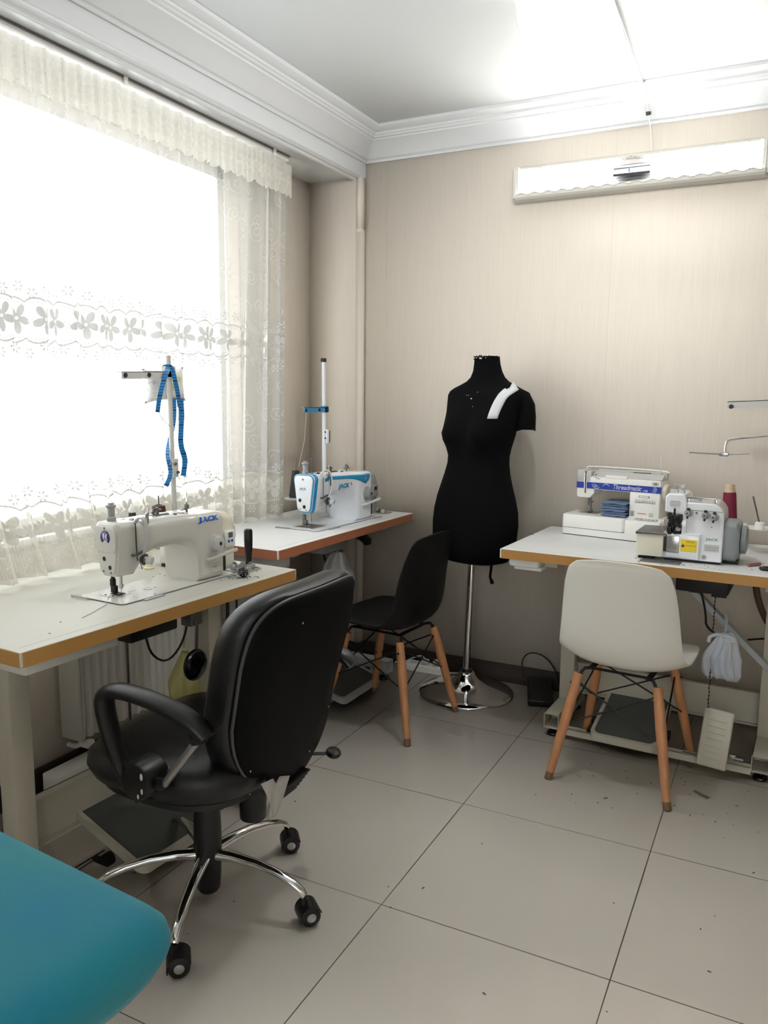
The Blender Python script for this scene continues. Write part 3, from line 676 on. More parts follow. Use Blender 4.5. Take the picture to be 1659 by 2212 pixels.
# ---------------------------------------------------------------- lockstitch machines
# local axes as the tables: X along the bed, Y to the back, Z up; origin at the bed's front-left corner on the table surface
def lockstitch(label, loc, rotz, scale, style):
    jack = style == 'old'
    def warp(p):
        x, y, z = p
        hb = max(0, min(1, (0.128-x)/0.034))
        if z > 0.02:
            dz = 0.016*(z-0.02)/0.06 if z < 0.08 else 0.016-0.007*min(1, (z-0.08)/0.146)
            z -= dz*hb; y -= 0.010*hb*min(1, (p[2]-0.02)/0.03)
        x -= 0.007*hb
        if x > 0.438: x = 0.405+(x-0.438)*1.38
        elif x > 0.25: x = 0.25+(x-0.25)*0.824
        return Vector((x, y, z))
    MB.warp = warp
    t = thing('lockstitch_machine', label, 'sewing machine', loc, rotz, None, False, scale)
    W = M['white_enamel'] if jack else M['cool_white']
    # bed set into the table
    b = MB(); ring = rrect(0, 0.478, 0, 0.178, 0.018, 5); r2 = rrect(-0.0022, 0.4802, -0.0022, 0.1802, 0.02, 5)
    b._skin([[Vector((x, y, 0.0004)) for x, y in ring], [Vector((x, y, 0.0035)) for x, y in ring]], True, True)
    bed = b.build('bed', W, t, smooth=40)
    b = MB(); b._skin([[Vector((x, y, 0.0003)) for x, y in r2], [Vector((x, y, 0.0012)) for x, y in r2]], True, True); b.build('bed_gasket', M['dark_gap'], bed)
    b = MB().box((0.035, 0.075, 0.0036), (0.10, 0.135, 0.0046), 0.0003, 1).box((0.10, 0.092, 0.0036), (0.125, 0.118, 0.0044), 0.0003, 1) if jack else MB().box((0.02, 0.045, 0.0036), (0.115, 0.13, 0.0062), 0.0006, 1)
    npl = b.build('needle_plate', W if jack else M['steel'], bed)
    MB().box((0.066, 0.092, 0.0063), (0.082, 0.112, 0.0066)).cyl((0.045, 0.09, 0.0047), (0.045, 0.09, 0.0064), 0.003).cyl((0.045, 0.12, 0.0047), (0.045, 0.12, 0.0064), 0.003).build('feed_dog', M['dull_steel'], npl)
    MB().lathe([(0.013, 0.0036), (0.013, 0.0052), (0.009, 0.0054), (0.009, 0.0044), (0.001, 0.0044)], (0.155, 0.075, 0)).build('oil_window', M['light_grey'], bed)
    b = MB()   # hinge cut-outs with chrome hinge rods at the left end and front
    b.strap([(-0.004, 0.13, 0.003), (-0.012, 0.135, 0.0045), (-0.012, 0.195, 0.0045), (-0.002, 0.20, 0.003)], (0, 0, 1), 0.003, 0.003, 1)
    b.box((-0.004, 0.125, 0.0003), (0.014, 0.205, 0.0018), 0.0006, 1); b.box((0.07, -0.016, 0.0003), (0.135, -0.003, 0.0030), 0.001, 1); b.box((0.44, -0.014, 0.0003), (0.485, -0.003, 0.0030), 0.001, 1)
    b.build('hinge_plate', M['grey_plastic'], bed)
    # arm, head and column in one casting
    def sec(x, y0, y1, z0, z1, r, tp=1.0): return [Vector((x, a, c)) for a, c in rrect(y0, y1, z0, z1, r, 6, tp, 0.0)]
    top = 0.215
    secs = [sec(0.032, 0.052, 0.142, 0.085, 0.222, 0.018, 0.62), sec(0.036, 0.046, 0.148, 0.080, 0.226, 0.02, 0.62), sec(0.092, 0.042, 0.150, 0.078, 0.226, 0.02, 0.66), sec(0.108, 0.040, 0.150, 0.092, 0.222, 0.024, 0.75),
            sec(0.118, 0.036, 0.150, 0.118, top+0.002, 0.026), sec(0.16, 0.032, 0.150, 0.124, top, 0.028), sec(0.25, 0.028, 0.152, 0.126, top-0.002, 0.028), sec(0.275, 0.024, 0.154, 0.122, top-0.003, 0.026),
            sec(0.297, 0.020, 0.155, 0.112, top-0.004, 0.024), sec(0.309, 0.016, 0.156, 0.094, top-0.004, 0.024), sec(0.315, 0.014, 0.156, 0.06, top-0.004, 0.024), sec(0.319, 0.012, 0.156, 0.003, top-0.004, 0.022),
            sec(0.335, 0.006, 0.158, 0.003, top-0.005, 0.020), sec(0.42, 0.006, 0.158, 0.003, top-0.006, 0.02), sec(0.438, 0.006, 0.158, 0.003, top-0.008, 0.02)]
    body = MB().loft(secs).build('arm_and_column', W, t, smooth=50)
    FR = [(0.032, 0.052, 0.222, 0.018), (0.092, 0.042, 0.226, 0.02), (0.108, 0.040, 0.222, 0.024), (0.118, 0.036, top+0.002, 0.026), (0.16, 0.032, top, 0.028), (0.25, 0.028, top-0.002, 0.028), (0.275, 0.024, top-0.003, 0.026), (0.297, 0.020, top-0.004, 0.024), (0.309, 0.016, top-0.004, 0.024), (0.315, 0.014, top-0.004, 0.024), (0.319, 0.012, top-0.004, 0.022), (0.335, 0.006, top-0.005, 0.02), (0.42, 0.006, top-0.006, 0.02), (0.438, 0.006, top-0.008, 0.02)]
    def yfront(x, z):
        for a, c in zip(FR, FR[1:]):
            if a[0] <= x <= c[0]:
                k = (x-a[0])/(c[0]-a[0]); y0, z1, r = [a[i]+(c[i]-a[i])*k for i in (1, 2, 3)]
                if z > z1-r: q = min(0.98, (z-(z1-r))/r); y0 += r*(1-math.sqrt(1-q*q))
                return y0
        return 0.006
    def letter(name, body, size, x, z, m, parent, **k):      # lettering laid on the front of the arm
        b = MB().mesh(text_mesh(body, size, **k)); b.xf(face_y(x, 0.0, z))
        for v in b.bm.verts: v.co.y += yfront(v.co.x, v.co.z)-0.0014
        return b.build(name, m, parent, smooth=0)
    hs = [sec(0.0275, 0.060, 0.134, 0.092, 0.214, 0.016, 0.62), sec(0.0285, 0.054, 0.140, 0.087, 0.220, 0.017, 0.62), sec(0.0315, 0.052, 0.142, 0.085, 0.222, 0.018, 0.62)]
    face = MB().loft(hs).build('face_plate', W, t, smooth=40)
    if jack:
        b = MB().loft([sec(0.0235, 0.062, 0.138, 0.150, 0.212, 0.014), sec(0.0245, 0.058, 0.142, 0.147, 0.216, 0.015), sec(0.028, 0.057, 0.143, 0.146, 0.217, 0.016)])
        b.build('raised_panel', W, face, smooth=40)
        # round emblem: purple disc, open below, with two white strokes
        yc, zc = 0.096, 0.187
        ang = [math.radians(a) for a in range(-50, 231, 10)]
        poly = [(yc+0.0190*math.cos(a), zc+0.0190*math.sin(a)) for a in ang] + [(yc, zc-0.004)]
        MB().prism(poly, 0.0230, 0.0236, 'yz').build('emblem', M['purple'], face, smooth=0)
        b = MB()
        b.prism([(yc+0.0085, zc+0.0105), (yc+0.002, zc+0.0105), (yc+0.001, zc-0.0035), (yc+0.0085, zc-0.007)], 0.0226, 0.0231, 'yz')
        b.prism([(yc-0.001, zc+0.0045), (yc-0.005, zc+0.0105), (yc-0.0095, zc+0.0105), (yc-0.006, zc+0.003), (yc-0.010, zc-0.008), (yc-0.005, zc-0.006), (yc-0.0015, zc-0.001)], 0.0226, 0.0231, 'yz')
        b.build('emblem_strokes', M['paper'], face, smooth=0)
        dots = ((0.108, 0.128, 0.0062), (0.086, 0.106, 0.0062), (0.098, 0.211, 0.0036), (0.112, 0.094, 0.0032), (0.083, 0.092, 0.0032))
    else:
        text_part('face_lettering', 'JACK', 0.013, face_x(0.0272, 0.098, 0.172), M['blue_trim'], face, bold=0.0002)
        text_part('model_lettering', 'F5', 0.006, face_x(0.0272, 0.098, 0.163), M['light_grey'], face)
        dots = ((0.113, 0.128, 0.0072), (0.092, 0.104, 0.0072), (0.098, 0.208, 0.0040), (0.112, 0.094, 0.0028), (0.083, 0.092, 0.0028))
    for k, (y, z, r) in enumerate(dots):
        x0 = 0.0276 if (not jack or k != 2) else 0.0237
        MB().cyl((x0+0.002, y, z), (x0-0.0008, y, z), r, n=16).build('oil_sight' if k < 2 else 'screw', M['black_plastic'] if k < 2 else M['dull_steel'], face)
    if not jack:
        # blue border behind the face plate and the swoosh along the arm
        MB().loft([sec(0.0319, 0.049, 0.145, 0.082, 0.224, 0.02, 0.62), sec(0.040, 0.0445, 0.149, 0.0785, 0.2268, 0.021, 0.62), sec(0.055, 0.0425, 0.150, 0.0765, 0.2275, 0.021, 0.625)]).build('blue_border', M['blue_trim'], t, smooth=40)
        MB().box((0.0325, 0.07, 0.0735), (0.055, 0.125, 0.085), 0.003).build('grey_lower_lip', M['grey_plastic'], t)
        pts_t = [(0.055, 0.2115), (0.12, 0.2045), (0.25, 0.199), (0.36, 0.198), (0.405, 0.200), (0.425, 0.198)]
        pts_b = [(0.428, 0.190), (0.415, 0.172), (0.385, 0.158), (0.365, 0.162), (0.335, 0.172), (0.30, 0.1815), (0.25, 0.1865), (0.12, 0.1915), (0.07, 0.198), (0.055, 0.200)]
        def yf(x, z):   # front surface of the arm
            k = max(0, min(1, (x-0.118)/0.20)); y = 0.036-0.022*k
            if x > 0.33: y = 0.0065
            zt = 0.2145-0.004*k; rr = 0.026
            if z > zt-rr: q = min(1, (z-(zt-rr))/rr); y += rr*(1-math.sqrt(max(0, 1-q*q)))
            return y-0.0012
        b = MB(); N = 48; rows = [[], [], []]
        def ev(ps, x):
            for (xa, za), (xb, zb) in zip(ps, ps[1:]):
                if min(xa, xb)-1e-6 <= x <= max(xa, xb)+1e-6 and xa != xb: return za+(zb-za)*(x-xa)/(xb-xa)
            return ps[-1][1]
        lo = list(reversed(pts_b)); grid = []
        for i in range(N+1):
            x = 0.1+(0.426-0.1)*i/N; z1 = ev(pts_t, x); z0 = min(ev(lo, x), z1-0.0005)
            grid.append([Vector((x, yfront(x, z0+(z1-z0)*j/6)-0.0009, z0+(z1-z0)*j/6)) for j in range(7)])
        b.sheet(grid); sw = b.build('blue_swoosh', M['blue_trim'], t, smooth=0, solid=0.0012)
        text_part('model_badge', 'F5', 0.010, face_y(0.380, 0.0042, 0.180), M['paper'], sw, shear=0.2)
    # motor housing at the wheel end
    mc = M['cream'] if jack else M['grey_plastic']
    def msec(x, y0, y1, z0, z1, r): return [Vector((x, a, c)) for a, c in rrect(y0, y1, z0, z1, r, 6)]
    mh = MB().loft([msec(0.4385, 0.012, 0.156, 0.015, top-0.009, 0.02), msec(0.450, 0.010, 0.156, 0.012, top-0.010, 0.024), msec(0.475, 0.012, 0.154, 0.012, top-0.016, 0.03), msec(0.484, 0.016, 0.150, 0.016, top-0.026, 0.03), msec(0.487, 0.026, 0.14, 0.03, top-0.042, 0.03)]).build('motor_housing', mc, t, smooth=45)
    MB().box((0.4384, 0.0085, 0.018), (0.4495, 0.02, 0.078), 0.001).build('housing_slot', M['dark_gap'], mh)
    MB().lathe([(0.050, 0), (0.062, 0.002), (0.064, 0.006), (0.06, 0.012), (0.02, 0.014)], (0.487, 0.085, 0.125), (1, 0, 0), 32).build('handwheel', M['light_grey'] if jack else M['grey_plastic'], t)
    MB().box((0.462, 0.158, 0.04), (0.470, 0.170, 0.15), 0.003).build('rear_cable_box', M['black_plastic'], mh)
    # control panel on the housing
    pn = MB().box((0.4455, 0.0035, 0.092), (0.4805, 0.012, 0.145), 0.003).build('control_panel', M['white_plastic'] if jack else M['grey_plastic'], mh)
    MB().box((0.456, 0.0029, 0.121), (0.471, 0.0036, 0.138)).build('display', mat('lcd_grey' if jack else 'lcd_dark', rgb(92, 98, 104) if jack else rgb(18, 20, 24), 0.2), pn)
    if jack: MB().box((0.454, 0.0027, 0.106), (0.461, 0.0036, 0.115), 0.0006, 1).box((0.465, 0.0027, 0.106), (0.472, 0.0036, 0.115), 0.0006, 1).build('keys', M['logo_blue'], pn)
    # stitch length dial, reverse lever
    dl = MB().cyl((0.392, 0.006, 0.115), (0.392, -0.003, 0.115), 0.031 if not jack else 0.028, 0.027, n=28).cyl((0.392, -0.002, 0.115), (0.392, -0.020, 0.115), 0.0245, 0.0235, n=28, bev=0.002).build('stitch_dial', M['light_grey'] if jack else M['grey_plastic'], t)
    MB().cyl((0.392, -0.0195, 0.115), (0.392, -0.0215, 0.115), 0.006, n=14).build('dial_hub', M['dark_gap'], dl)
    MB().tube([(0.345, 0.004, 0.068), (0.36, -0.006, 0.070), (0.43, -0.012, 0.078), (0.470, -0.014, 0.083)], [0.004, 0.0055, 0.006, 0.0062], 10, 2, flat=((0, 0, 1), 1.0, 0.7)).build('reverse_lever', W, t)
    if jack:
        pl = MB().box((0.372, 0.0045, 0.022), (0.420, 0.0062, 0.045), 0.0006, 1).build('rating_plate', M['light_grey'], t)
        text_part('plate_lettering', 'JACK F4', 0.006, face_y(0.392, 0.0043, 0.040), M['grey_plastic'], pl)
        letter('maker_lettering', 'JACK', 0.0205, 0.366, 0.193, M['logo_blue'], t, bold=0.0009, width=0.100, shear=0.08)
    else:
        letter('maker_lettering', 'JACK', 0.024, 0.225, 0.158, M['blue_trim'], t, bold=0.0009, width=0.080, shear=0.18)
        MB().prism([(0.274, 0.168), (0.284, 0.168), (0.279, 0.155)], 0.0218, 0.0245, 'xz').build('badge', mat('badge_red', rgb(150, 110, 110), 0.5), t)
        b = MB(); ring = rrect(0.352, 0.43, 0.012, 0.115, 0.02, 5)
        b.box((0.353, 0.0038, 0.012), (0.356, 0.0062, 0.11), 0.001); b.box((0.335, 0.0038, 0.0095), (0.352, 0.0062, 0.0125), 0.001); b.build('column_rib', W, t)
    # needle bar, presser bar, foot
    nx, ny = 0.058, 0.098
    MB().cyl((nx+0.008, ny-0.012, 0.086), (nx+0.008, ny-0.012, 0.035), 0.0042, n=10).cyl((nx+0.008, ny-0.012, 0.036), (nx+0.008, ny-0.012, 0.022), 0.0052, n=10).cyl((nx+0.008, ny-0.012, 0.023), (nx+0.008, ny-0.012, 0.006), 0.0009, n=6).cyl((nx+0.008, ny-0.012, 0.030), (nx+0.016, ny-0.014, 0.030), 0.0022, n=8).build('needle_bar', M['steel'], t)
    b = MB().cyl((nx, ny+0.012, 0.086), (nx, ny+0.012, 0.02), 0.0055, n=10).box((nx-0.007, ny+0.004, 0.028), (nx+0.005, ny+0.018, 0.05), 0.002)
    b.box((nx-0.005, ny-0.002, 0.009), (nx+0.006, ny+0.018, 0.03), 0.002); b.box((nx-0.011, ny-0.024, 0.0066), (nx+0.001, ny+0.012, 0.0095), 0.001); b.box((nx+0.005, ny-0.024, 0.0066), (nx+0.013, ny+0.012, 0.0095), 0.001)
    b.build('presser_foot', M['black_metal'] if jack else M['dull_steel'], t)
    # pressure screw, thread guides on top
    MB().lathe([(0.013, 0.224), (0.013, 0.236), (0.010, 0.238), (0.010, 0.262), (0.012, 0.264), (0.014, 0.266), (0.014, 0.271), (0.008, 0.273), (0.008, 0.277), (0.001, 0.277)], (nx, 0.108, 0)).build('pressure_screw', M['grey_plastic'], t)
    MB().tube([(0.122, 0.045, 0.206), (0.122, 0.036, 0.232), (0.126, 0.034, 0.24), (0.130, 0.038, 0.25)], 0.0022, 6, 1).box((0.116, 0.032, 0.205), (0.128, 0.037, 0.238), 0.001).build('thread_guide', M['steel'], t)
    b = MB().cyl((0.10, 0.075, 0.222), (0.10, 0.075, 0.2265), 0.008).cyl((0.092, 0.10, 0.222), (0.092, 0.10, 0.2265), 0.006).cyl((0.26, 0.06, 0.210), (0.26, 0.06, 0.216), 0.006).cyl((0.252, 0.09, 0.210), (0.252, 0.09, 0.217), 0.006)
    b.build('oil_cap', M['black_plastic'], t)
    if jack:
        MB().strap([(0.090, 0.048, 0.222), (0.086, 0.034, 0.236), (0.092, 0.022, 0.238), (0.102, 0.018, 0.222), (0.106, 0.022, 0.17), (0.098, 0.032, 0.125)], (1, 0, 0), 0.011, 0.0045, 2).build('take_up_guard', M['light_grey'], t)
        MB().tube([(0.082, 0.040, 0.222), (0.083, 0.0405, 0.17), (0.086, 0.041, 0.12)], 0.0016, 6, 1).build('take_up_slot', M['dark_gap'], t)
    else:
        MB().strap([(0.075, 0.046, 0.222), (0.075, 0.030, 0.244), (0.095, 0.022, 0.246), (0.115, 0.016, 0.215), (0.120, 0.016, 0.175), (0.112, 0.020, 0.145), (0.100, 0.032, 0.128)], (1, 0, 0), 0.006, 0.003, 2).build('take_up_guard', M['white_plastic'], t)
        MB().tube([(0.083, 0.038, 0.215), (0.083, 0.0375, 0.13)], 0.0016, 6).tube([(0.128, 0.028, 0.225), (0.124, 0.026, 0.17)], 0.0030, 6).build('take_up_slot', M['dull_steel'], t)
    # tension assembly
    b = MB(); tx, tz = 0.096, 0.122
    b.cyl((tx, 0.040, tz), (tx, 0.020, tz), 0.006).cyl((tx, 0.030, tz), (tx, 0.027, tz), 0.014, n=20).cyl((tx, 0.025, tz), (tx, 0.022, tz), 0.014, n=20).lathe([(0.004, 0), (0.009, 0.004), (0.004, 0.008), (0.008, 0.012)], (tx, 0.024, tz), (0, -1, 0)).box((tx-0.022, 0.028, tz+0.014), (tx+0.012, 0.036, tz+0.022), 0.002)
    b.tube([(tx-0.012, 0.03, tz), (tx-0.016, 0.02, tz-0.012), (tx-0.014, 0.02, tz-0.022)], 0.0014, 6).cyl((tx-0.03, 0.04, tz+0.016), (tx-0.03, 0.030, tz+0.016), 0.004)
    b.build('tension_discs', M['dull_steel'], t)
    MB().cyl((tx, 0.012, tz), (tx, -0.006, tz), 0.0105, 0.0095, n=18, bev=0.0015).build('tension_knob', M['light_grey'], t)
    # bobbin winder and tensioner on top
    b = MB().tube([(0.20, 0.085, top), (0.19, 0.085, top+0.012), (0.21, 0.10, top+0.016), (0.235, 0.095, top+0.012)], 0.004, 8, 2).cyl((0.215, 0.09, top-0.003), (0.215, 0.09, top+0.022), 0.005).box((0.195, 0.075, top-0.003), (0.25, 0.11, top+0.002), 0.0012)
    b.build('bobbin_winder', M['dull_steel'], t)
    b = MB().cyl((0.35, 0.085, top-0.008), (0.35, 0.085, top+0.006), 0.004).cyl((0.35, 0.085, top+0.006), (0.35, 0.085, top+0.008), 0.015, n=20).lathe([(0.008, 0.008), (0.008, 0.018), (0.006, 0.02), (0.002, 0.026)], (0.35, 0.085, top)).box((0.32, 0.08, top+0.002), (0.35, 0.09, top+0.004), 0.0008)
    b.build('winder_tensioner', M['dull_steel'], t)
    if jack: MB().cyl((0.30, 0.07, top-0.006), (0.30, 0.07, top+0.001), 0.012, n=20).build('oil_gauge', M['light_grey'], t)
    else: MB().cyl((0.385, 0.08, top-0.008), (0.385, 0.08, top+0.016), 0.011, n=20).build('oil_gauge', mat('clear_amber', rgb(190, 170, 140), 0.3), t)
    # lower trim on the head
    if not jack: MB().box((-0.012, -0.004, -0.004), (0.012, 0.004, 0.004), 0.003).xf(Matrix.Translation((0.135, 0.034, 0.088)) @ Matrix.Rotation(math.radians(-40), 4, 'Y')).build('blue_release', M['blue_trim'], t)
    MB.warp = None
    return t
J1 = lockstitch('white sewing machine with cream motor end and round purple emblem, on the near table', (-0.700, -0.782, 0.7752), math.radians(86.9), 1.0, 'old')
J2 = lockstitch('white and blue sewing machine with grey motor end on the far corner table', (-0.836, 0.440, 0.7852), math.radians(86.5), 1.06, 'new')
# ---------------------------------------------------------------- thread stands and what hangs on them
def eyelets(b, pts, axis, r=0.006):
    for p in pts: b.lathe([(r*0.55, -0.003), (r, -0.003), (r, 0.003), (r*0.55, 0.003)], p, axis, 12)
ST1 = thing('thread_stand', 'white thread stand pole with arm carrying the pincushion and blue tape, behind the near machine', 'thread stand', (-1.02, -0.215, 0.776), world=True)
MB().cyl((-1.02, -0.215, 0.776), (-1.018, -0.222, 1.11), 0.0095, n=14).cyl((-1.018, -0.222, 1.09), (-1.016, -0.230, 1.475), 0.0085, n=14).build('pole', M['white_enamel'], ST1)
MB().lathe([(0.03, 0), (0.03, 0.006), (0.014, 0.012), (0.014, 0.03)], (-1.02, -0.215, 0.7762)).build('pole_base', M['white_enamel'], ST1)
cl = MB().box((-1.009, -0.236, 1.06), (-1.001, -0.210, 1.125), 0.003).build('pole_clamp', M['white_enamel'], ST1)
MB().cyl((-1.002, -0.229, 1.108), (-0.995, -0.229, 1.108), 0.0055, n=6).cyl((-1.002, -0.217, 1.078), (-0.995, -0.217, 1.078), 0.0055, n=6).cyl((-1.006, -0.24, 1.108), (-1.006, -0.246, 1.108), 0.004, n=8).build('clamp_bolt', M['dull_steel'], cl)
b = MB(); b.box((-1.008, -0.455, 1.399), (-1.0055, -0.21, 1.422)); b.box((-1.0265, -0.455, 1.4195), (-1.0055, -0.21, 1.422)); b.box((-1.03, -0.25, 1.40), (-1.0055, -0.205, 1.44), 0.003)
# the arm rises a little towards the pole
b.xf(Matrix.Translation((-1.0, -0.23, 1.42)) @ Matrix.Rotation(math.radians(2.0), 4, 'X') @ Matrix.Translation((1.0, 0.23, -1.42)))
arm = b.build('guide_arm', M['light_grey'], ST1, smooth=30)
for q_ in ((-1.006, -0.44, 1.4035), (-1.006, -0.335, 1.407)):
    b = MB(); eyelets(b, [q_], (1, 0, 0), 0.0075); b.build('eyelet', M['black_plastic'], arm)
tr = MB().tube([(-1.02, -0.215, 0.872), (-1.05, -0.25, 0.872), (-1.05, -0.40, 0.872)], 0.006, 8).build('spool_bracket', M['white_enamel'], ST1)
for y in (-0.262, -0.388):
    MB().lathe([(0.012, 0.871), (0.045, 0.873), (0.046, 0.877), (0.006, 0.879)], (-1.05, y, 0)).build('spool_plate', M['white_plastic'], ST1)
    if y > -0.3: MB().cyl((-1.05, y, 0.878), (-1.05, y, 0.998), 0.0022, n=8).build('spool_pin', M['dull_steel'], ST1)
cone = MB().lathe([(0.027, 0.8795), (0.028, 0.884), (0.0235, 0.952), (0.021, 0.963), (0.013, 0.965), (0.012, 0.960), (0.004, 0.960)], (-1.05, -0.262, 0))
tag(cone.build('thread_cone', mat('dark_red_thread', rgb(74, 20, 26), 0.6, bump=0.4, bscale=300, stretch=(0.2, 0.2, 6)), origin=(-1.05, -0.262, 0.8795)), 'dark red thread cone on the spool pin behind the near machine', 'thread cone')
bot = thing('glue_bottle', 'small white-capped bottle with black and red label standing behind the near machine', 'bottle', (-1.05, -0.388, 0.8795), world=True)
MB().lathe([(0.0115, 0.8795), (0.012, 0.882), (0.012, 0.952), (0.011, 0.955), (0.009, 0.956)], (-1.05, -0.388, 0)).build('body', mat('bottle_label', rgb(34, 30, 32), 0.35), bot)
MB().lathe([(0.0121, 0.928), (0.0123, 0.929), (0.0123, 0.934), (0.0121, 0.935)], (-1.05, -0.388, 0)).build('red_band', mat('label_red', rgb(150, 40, 45), 0.4), bot)
MB().lathe([(0.0112, 0.9552), (0.0112, 0.966), (0.008, 0.972), (0.005, 0.980), (0.002, 0.983)], (-1.05, -0.388, 0)).build('cap', M['white_plastic'], bot)

# pincushion hung on the arm
pc_m, nt, p = new_mat('floral_cushion')
tc = nt.nodes.new('ShaderNodeTexCoord'); n = nt.nodes.new('ShaderNodeTexNoise'); n.inputs['Scale'].default_value = 22; nt.links.new(tc.outputs['Object'], n.inputs['Vector'])
cr = nt.nodes.new('ShaderNodeValToRGB'); cr.color_ramp.elements[0].position = 0.32; cr.color_ramp.elements[0].color = rgb(206, 160, 160)
cr.color_ramp.elements[1].position = 0.42; cr.color_ramp.elements[1].color = rgb(226, 226, 222)
e_ = cr.color_ramp.elements.new(0.60); e_.color = rgb(226, 226, 222)
e_ = cr.color_ramp.elements.new(0.68); e_.color = rgb(205, 205, 150)
nt.links.new(n.outputs['Fac'], cr.inputs[0]); nt.links.new(cr.outputs[0], p.inputs['Base Color']); p.inputs['Roughness'].default_value = 0.8
def cushion(parent):
    b = MB(); N = 14; grid = {}
    for side in (1, -1):
        rows = []
        for j in range(N+1):
            row = []
            for i in range(N+1):
                u = -1+2*i/N; v = -1+2*j/N
                pin = 1-0.17*(1-u*u)*abs(v)**4; pin2 = 1-0.17*(1-v*v)*abs(u)**4
                th = 0.030*max(0, (1-u**4)*(1-v**4))**0.5
                row.append(Vector((side*th, 0.078*u*pin2, 0.060*v*pin)))
            rows.append(row)
        b.sheet(rows)
    bmesh.ops.remove_doubles(b.bm, verts=b.bm.verts[:], dist=0.0004)
    b.xf(Matrix.Translation((-1.060, -0.205, 1.376)) @ Matrix.Rotation(math.radians(4), 4, 'X') @ Matrix.Rotation(math.radians(-22), 4, 'Z'))
    return b.build('cushion', pc_m, parent, smooth=60)
pin = thing('pincushion', 'small white floral pincushion hanging from the thread stand by its loop', 'pincushion', (-1.045, -0.245, 1.352), world=True)
cushion(pin)
MB().tube([(-1.03, -0.225, 1.41), (-1.03, -0.222, 1.425), (-1.02, -0.226, 1.44), (-1.03, -0.24, 1.425), (-1.035, -0.24, 1.405)], 0.0014, 6, 2).build('hanging_loop', M['white_thread'], pin)
MB().tube([(-1.005, -0.295, 1.31), (-0.998, -0.298, 1.27), (-0.99, -0.26, 1.235), (-0.992, -0.225, 1.23), (-1.0, -0.205, 1.255), (-1.005, -0.198, 1.30)], 0.0013, 6, 2).build('thread_loop', M['light_grey'], pin)

tp = thing('tape_measure', 'blue tape measure draped over the thread stand arm, its ends dangling', 'tape measure', (-1.0, -0.23, 1.44), world=True)
# printed face of the tape: ticks along it
tm, nt, p = new_mat('tape_print')
tc = nt.nodes.new('ShaderNodeTexCoord'); sp = nt.nodes.new('ShaderNodeSeparateXYZ'); nt.links.new(tc.outputs['Object'], sp.inputs[0])
zz_ = X(nt, sp.outputs[2]); tick = zz_.rep(0.010).abs().lt(0.0011).mx(zz_.rep(0.05).abs().lt(0.0028))
mx = nt.nodes.new('ShaderNodeMixRGB'); nt.links.new(tick.v, mx.inputs[0]); mx.inputs[1].default_value = rgb(32, 128, 196); mx.inputs[2].default_value = rgb(22, 52, 92); nt.links.new(mx.outputs[0], p.inputs['Base Color']); p.inputs['Roughness'].default_value = 0.4
wdir = [(0.15, 1, 0)]
MB().strap([(-1.002, -0.305, 1.285), (-0.998, -0.300, 1.33), (-0.998, -0.272, 1.40), (-0.998, -0.250, 1.432), (-1.015, -0.238, 1.448), (-1.03, -0.236, 1.44)], (0.25, 1, 0.2), 0.017, 0.0012, 2).build('front_fall', tm, tp)
MB().strap([(-1.0, -0.245, 1.440), (-0.997, -0.232, 1.430), (-0.996, -0.222, 1.39), (-0.998, -0.205, 1.34), (-1.003, -0.196, 1.30)], [(0.3, 1, 0.2), (0.4, 1, 0.2), (0.9, 1, 0), (1, 0.5, 0), (1, 0.3, 0)], 0.015, 0.0012, 2).build('loop_fall', tm, tp)
MB().strap([(-1.0, -0.192, 1.33), (-1.0, -0.189, 1.27), (-1.0, -0.194, 1.23), (-1.0, -0.200, 1.17), (-1.0, -0.178, 1.125), (-1.0, -0.180, 1.10), (-1.0, -0.190, 1.062)], [(0.5, 1, 0), (0.5, 1, 0), (0.3, 1, 0), (0.3, 1, 0), (0.4, 0.9, 0), (0.3, 1, 0), (0.3, 1, 0)], 0.020, 0.0012, 2).build('long_end', tm, tp)
MB().strap([(-1.035, -0.186, 1.33), (-1.033, -0.190, 1.26), (-1.035, -0.200, 1.22), (-1.035, -0.222, 1.17), (-1.02, -0.246, 1.135), (-1.01, -0.244, 1.10), (-1.0, -0.252, 1.07), (-1.0, -0.278, 1.035)], [(1, 0.6, 0), (1, 0.5, 0), (1, 0.3, 0), (1, 0.1, 0), (1, 0.1, 0), (0.5, 1, 0), (0.3, 1, 0.3), (0.3, 1, 0.5)], 0.016, 0.0012, 2).build('short_end', tm, tp)

# far thread stand
ST2 = thing('thread_stand', 'white thread stand pole with blue guide arm and black cap, behind the blue-trimmed machine', 'thread stand', (-1.05, 0.842, 0.786), world=True)
MB().cyl((-1.05, 0.842, 0.786), (-1.05, 0.842, 1.20), 0.0105, n=14).cyl((-1.05, 0.842, 1.14), (-1.05, 0.838, 1.50), 0.0095, n=14).lathe([(0.03, 0), (0.03, 0.006), (0.014, 0.012), (0.014, 0.03)], (-1.05, 0.842, 0.7862)).build('pole', M['cool_white'], ST2)
MB().box((-1.06, 0.828, 1.497), (-1.04, 0.848, 1.515), 0.002).build('pole_cap', M['black_plastic'], ST2)
cl = MB().box((-1.052, 0.84, 1.125), (-1.03, 0.858, 1.19), 0.003).build('pole_clamp', M['cool_white'], ST2)
MB().cyl((-1.042, 0.842, 1.178), (-1.042, 0.834, 1.178), 0.004, n=8).cyl((-1.042, 0.842, 1.15), (-1.042, 0.834, 1.15), 0.004, n=8).box((-1.036, 0.855, 1.13), (-1.0285, 0.8595, 1.185)).build('clamp_bolt', M['black_plastic'], cl)
b = MB(); b.box((-1.04, 0.655, 1.270), (-1.0375, 0.862, 1.293)); b.box((-1.056, 0.655, 1.2905), (-1.0375, 0.862, 1.293)); b.box((-1.064, 0.83, 1.268), (-1.0375, 0.862, 1.298), 0.002)
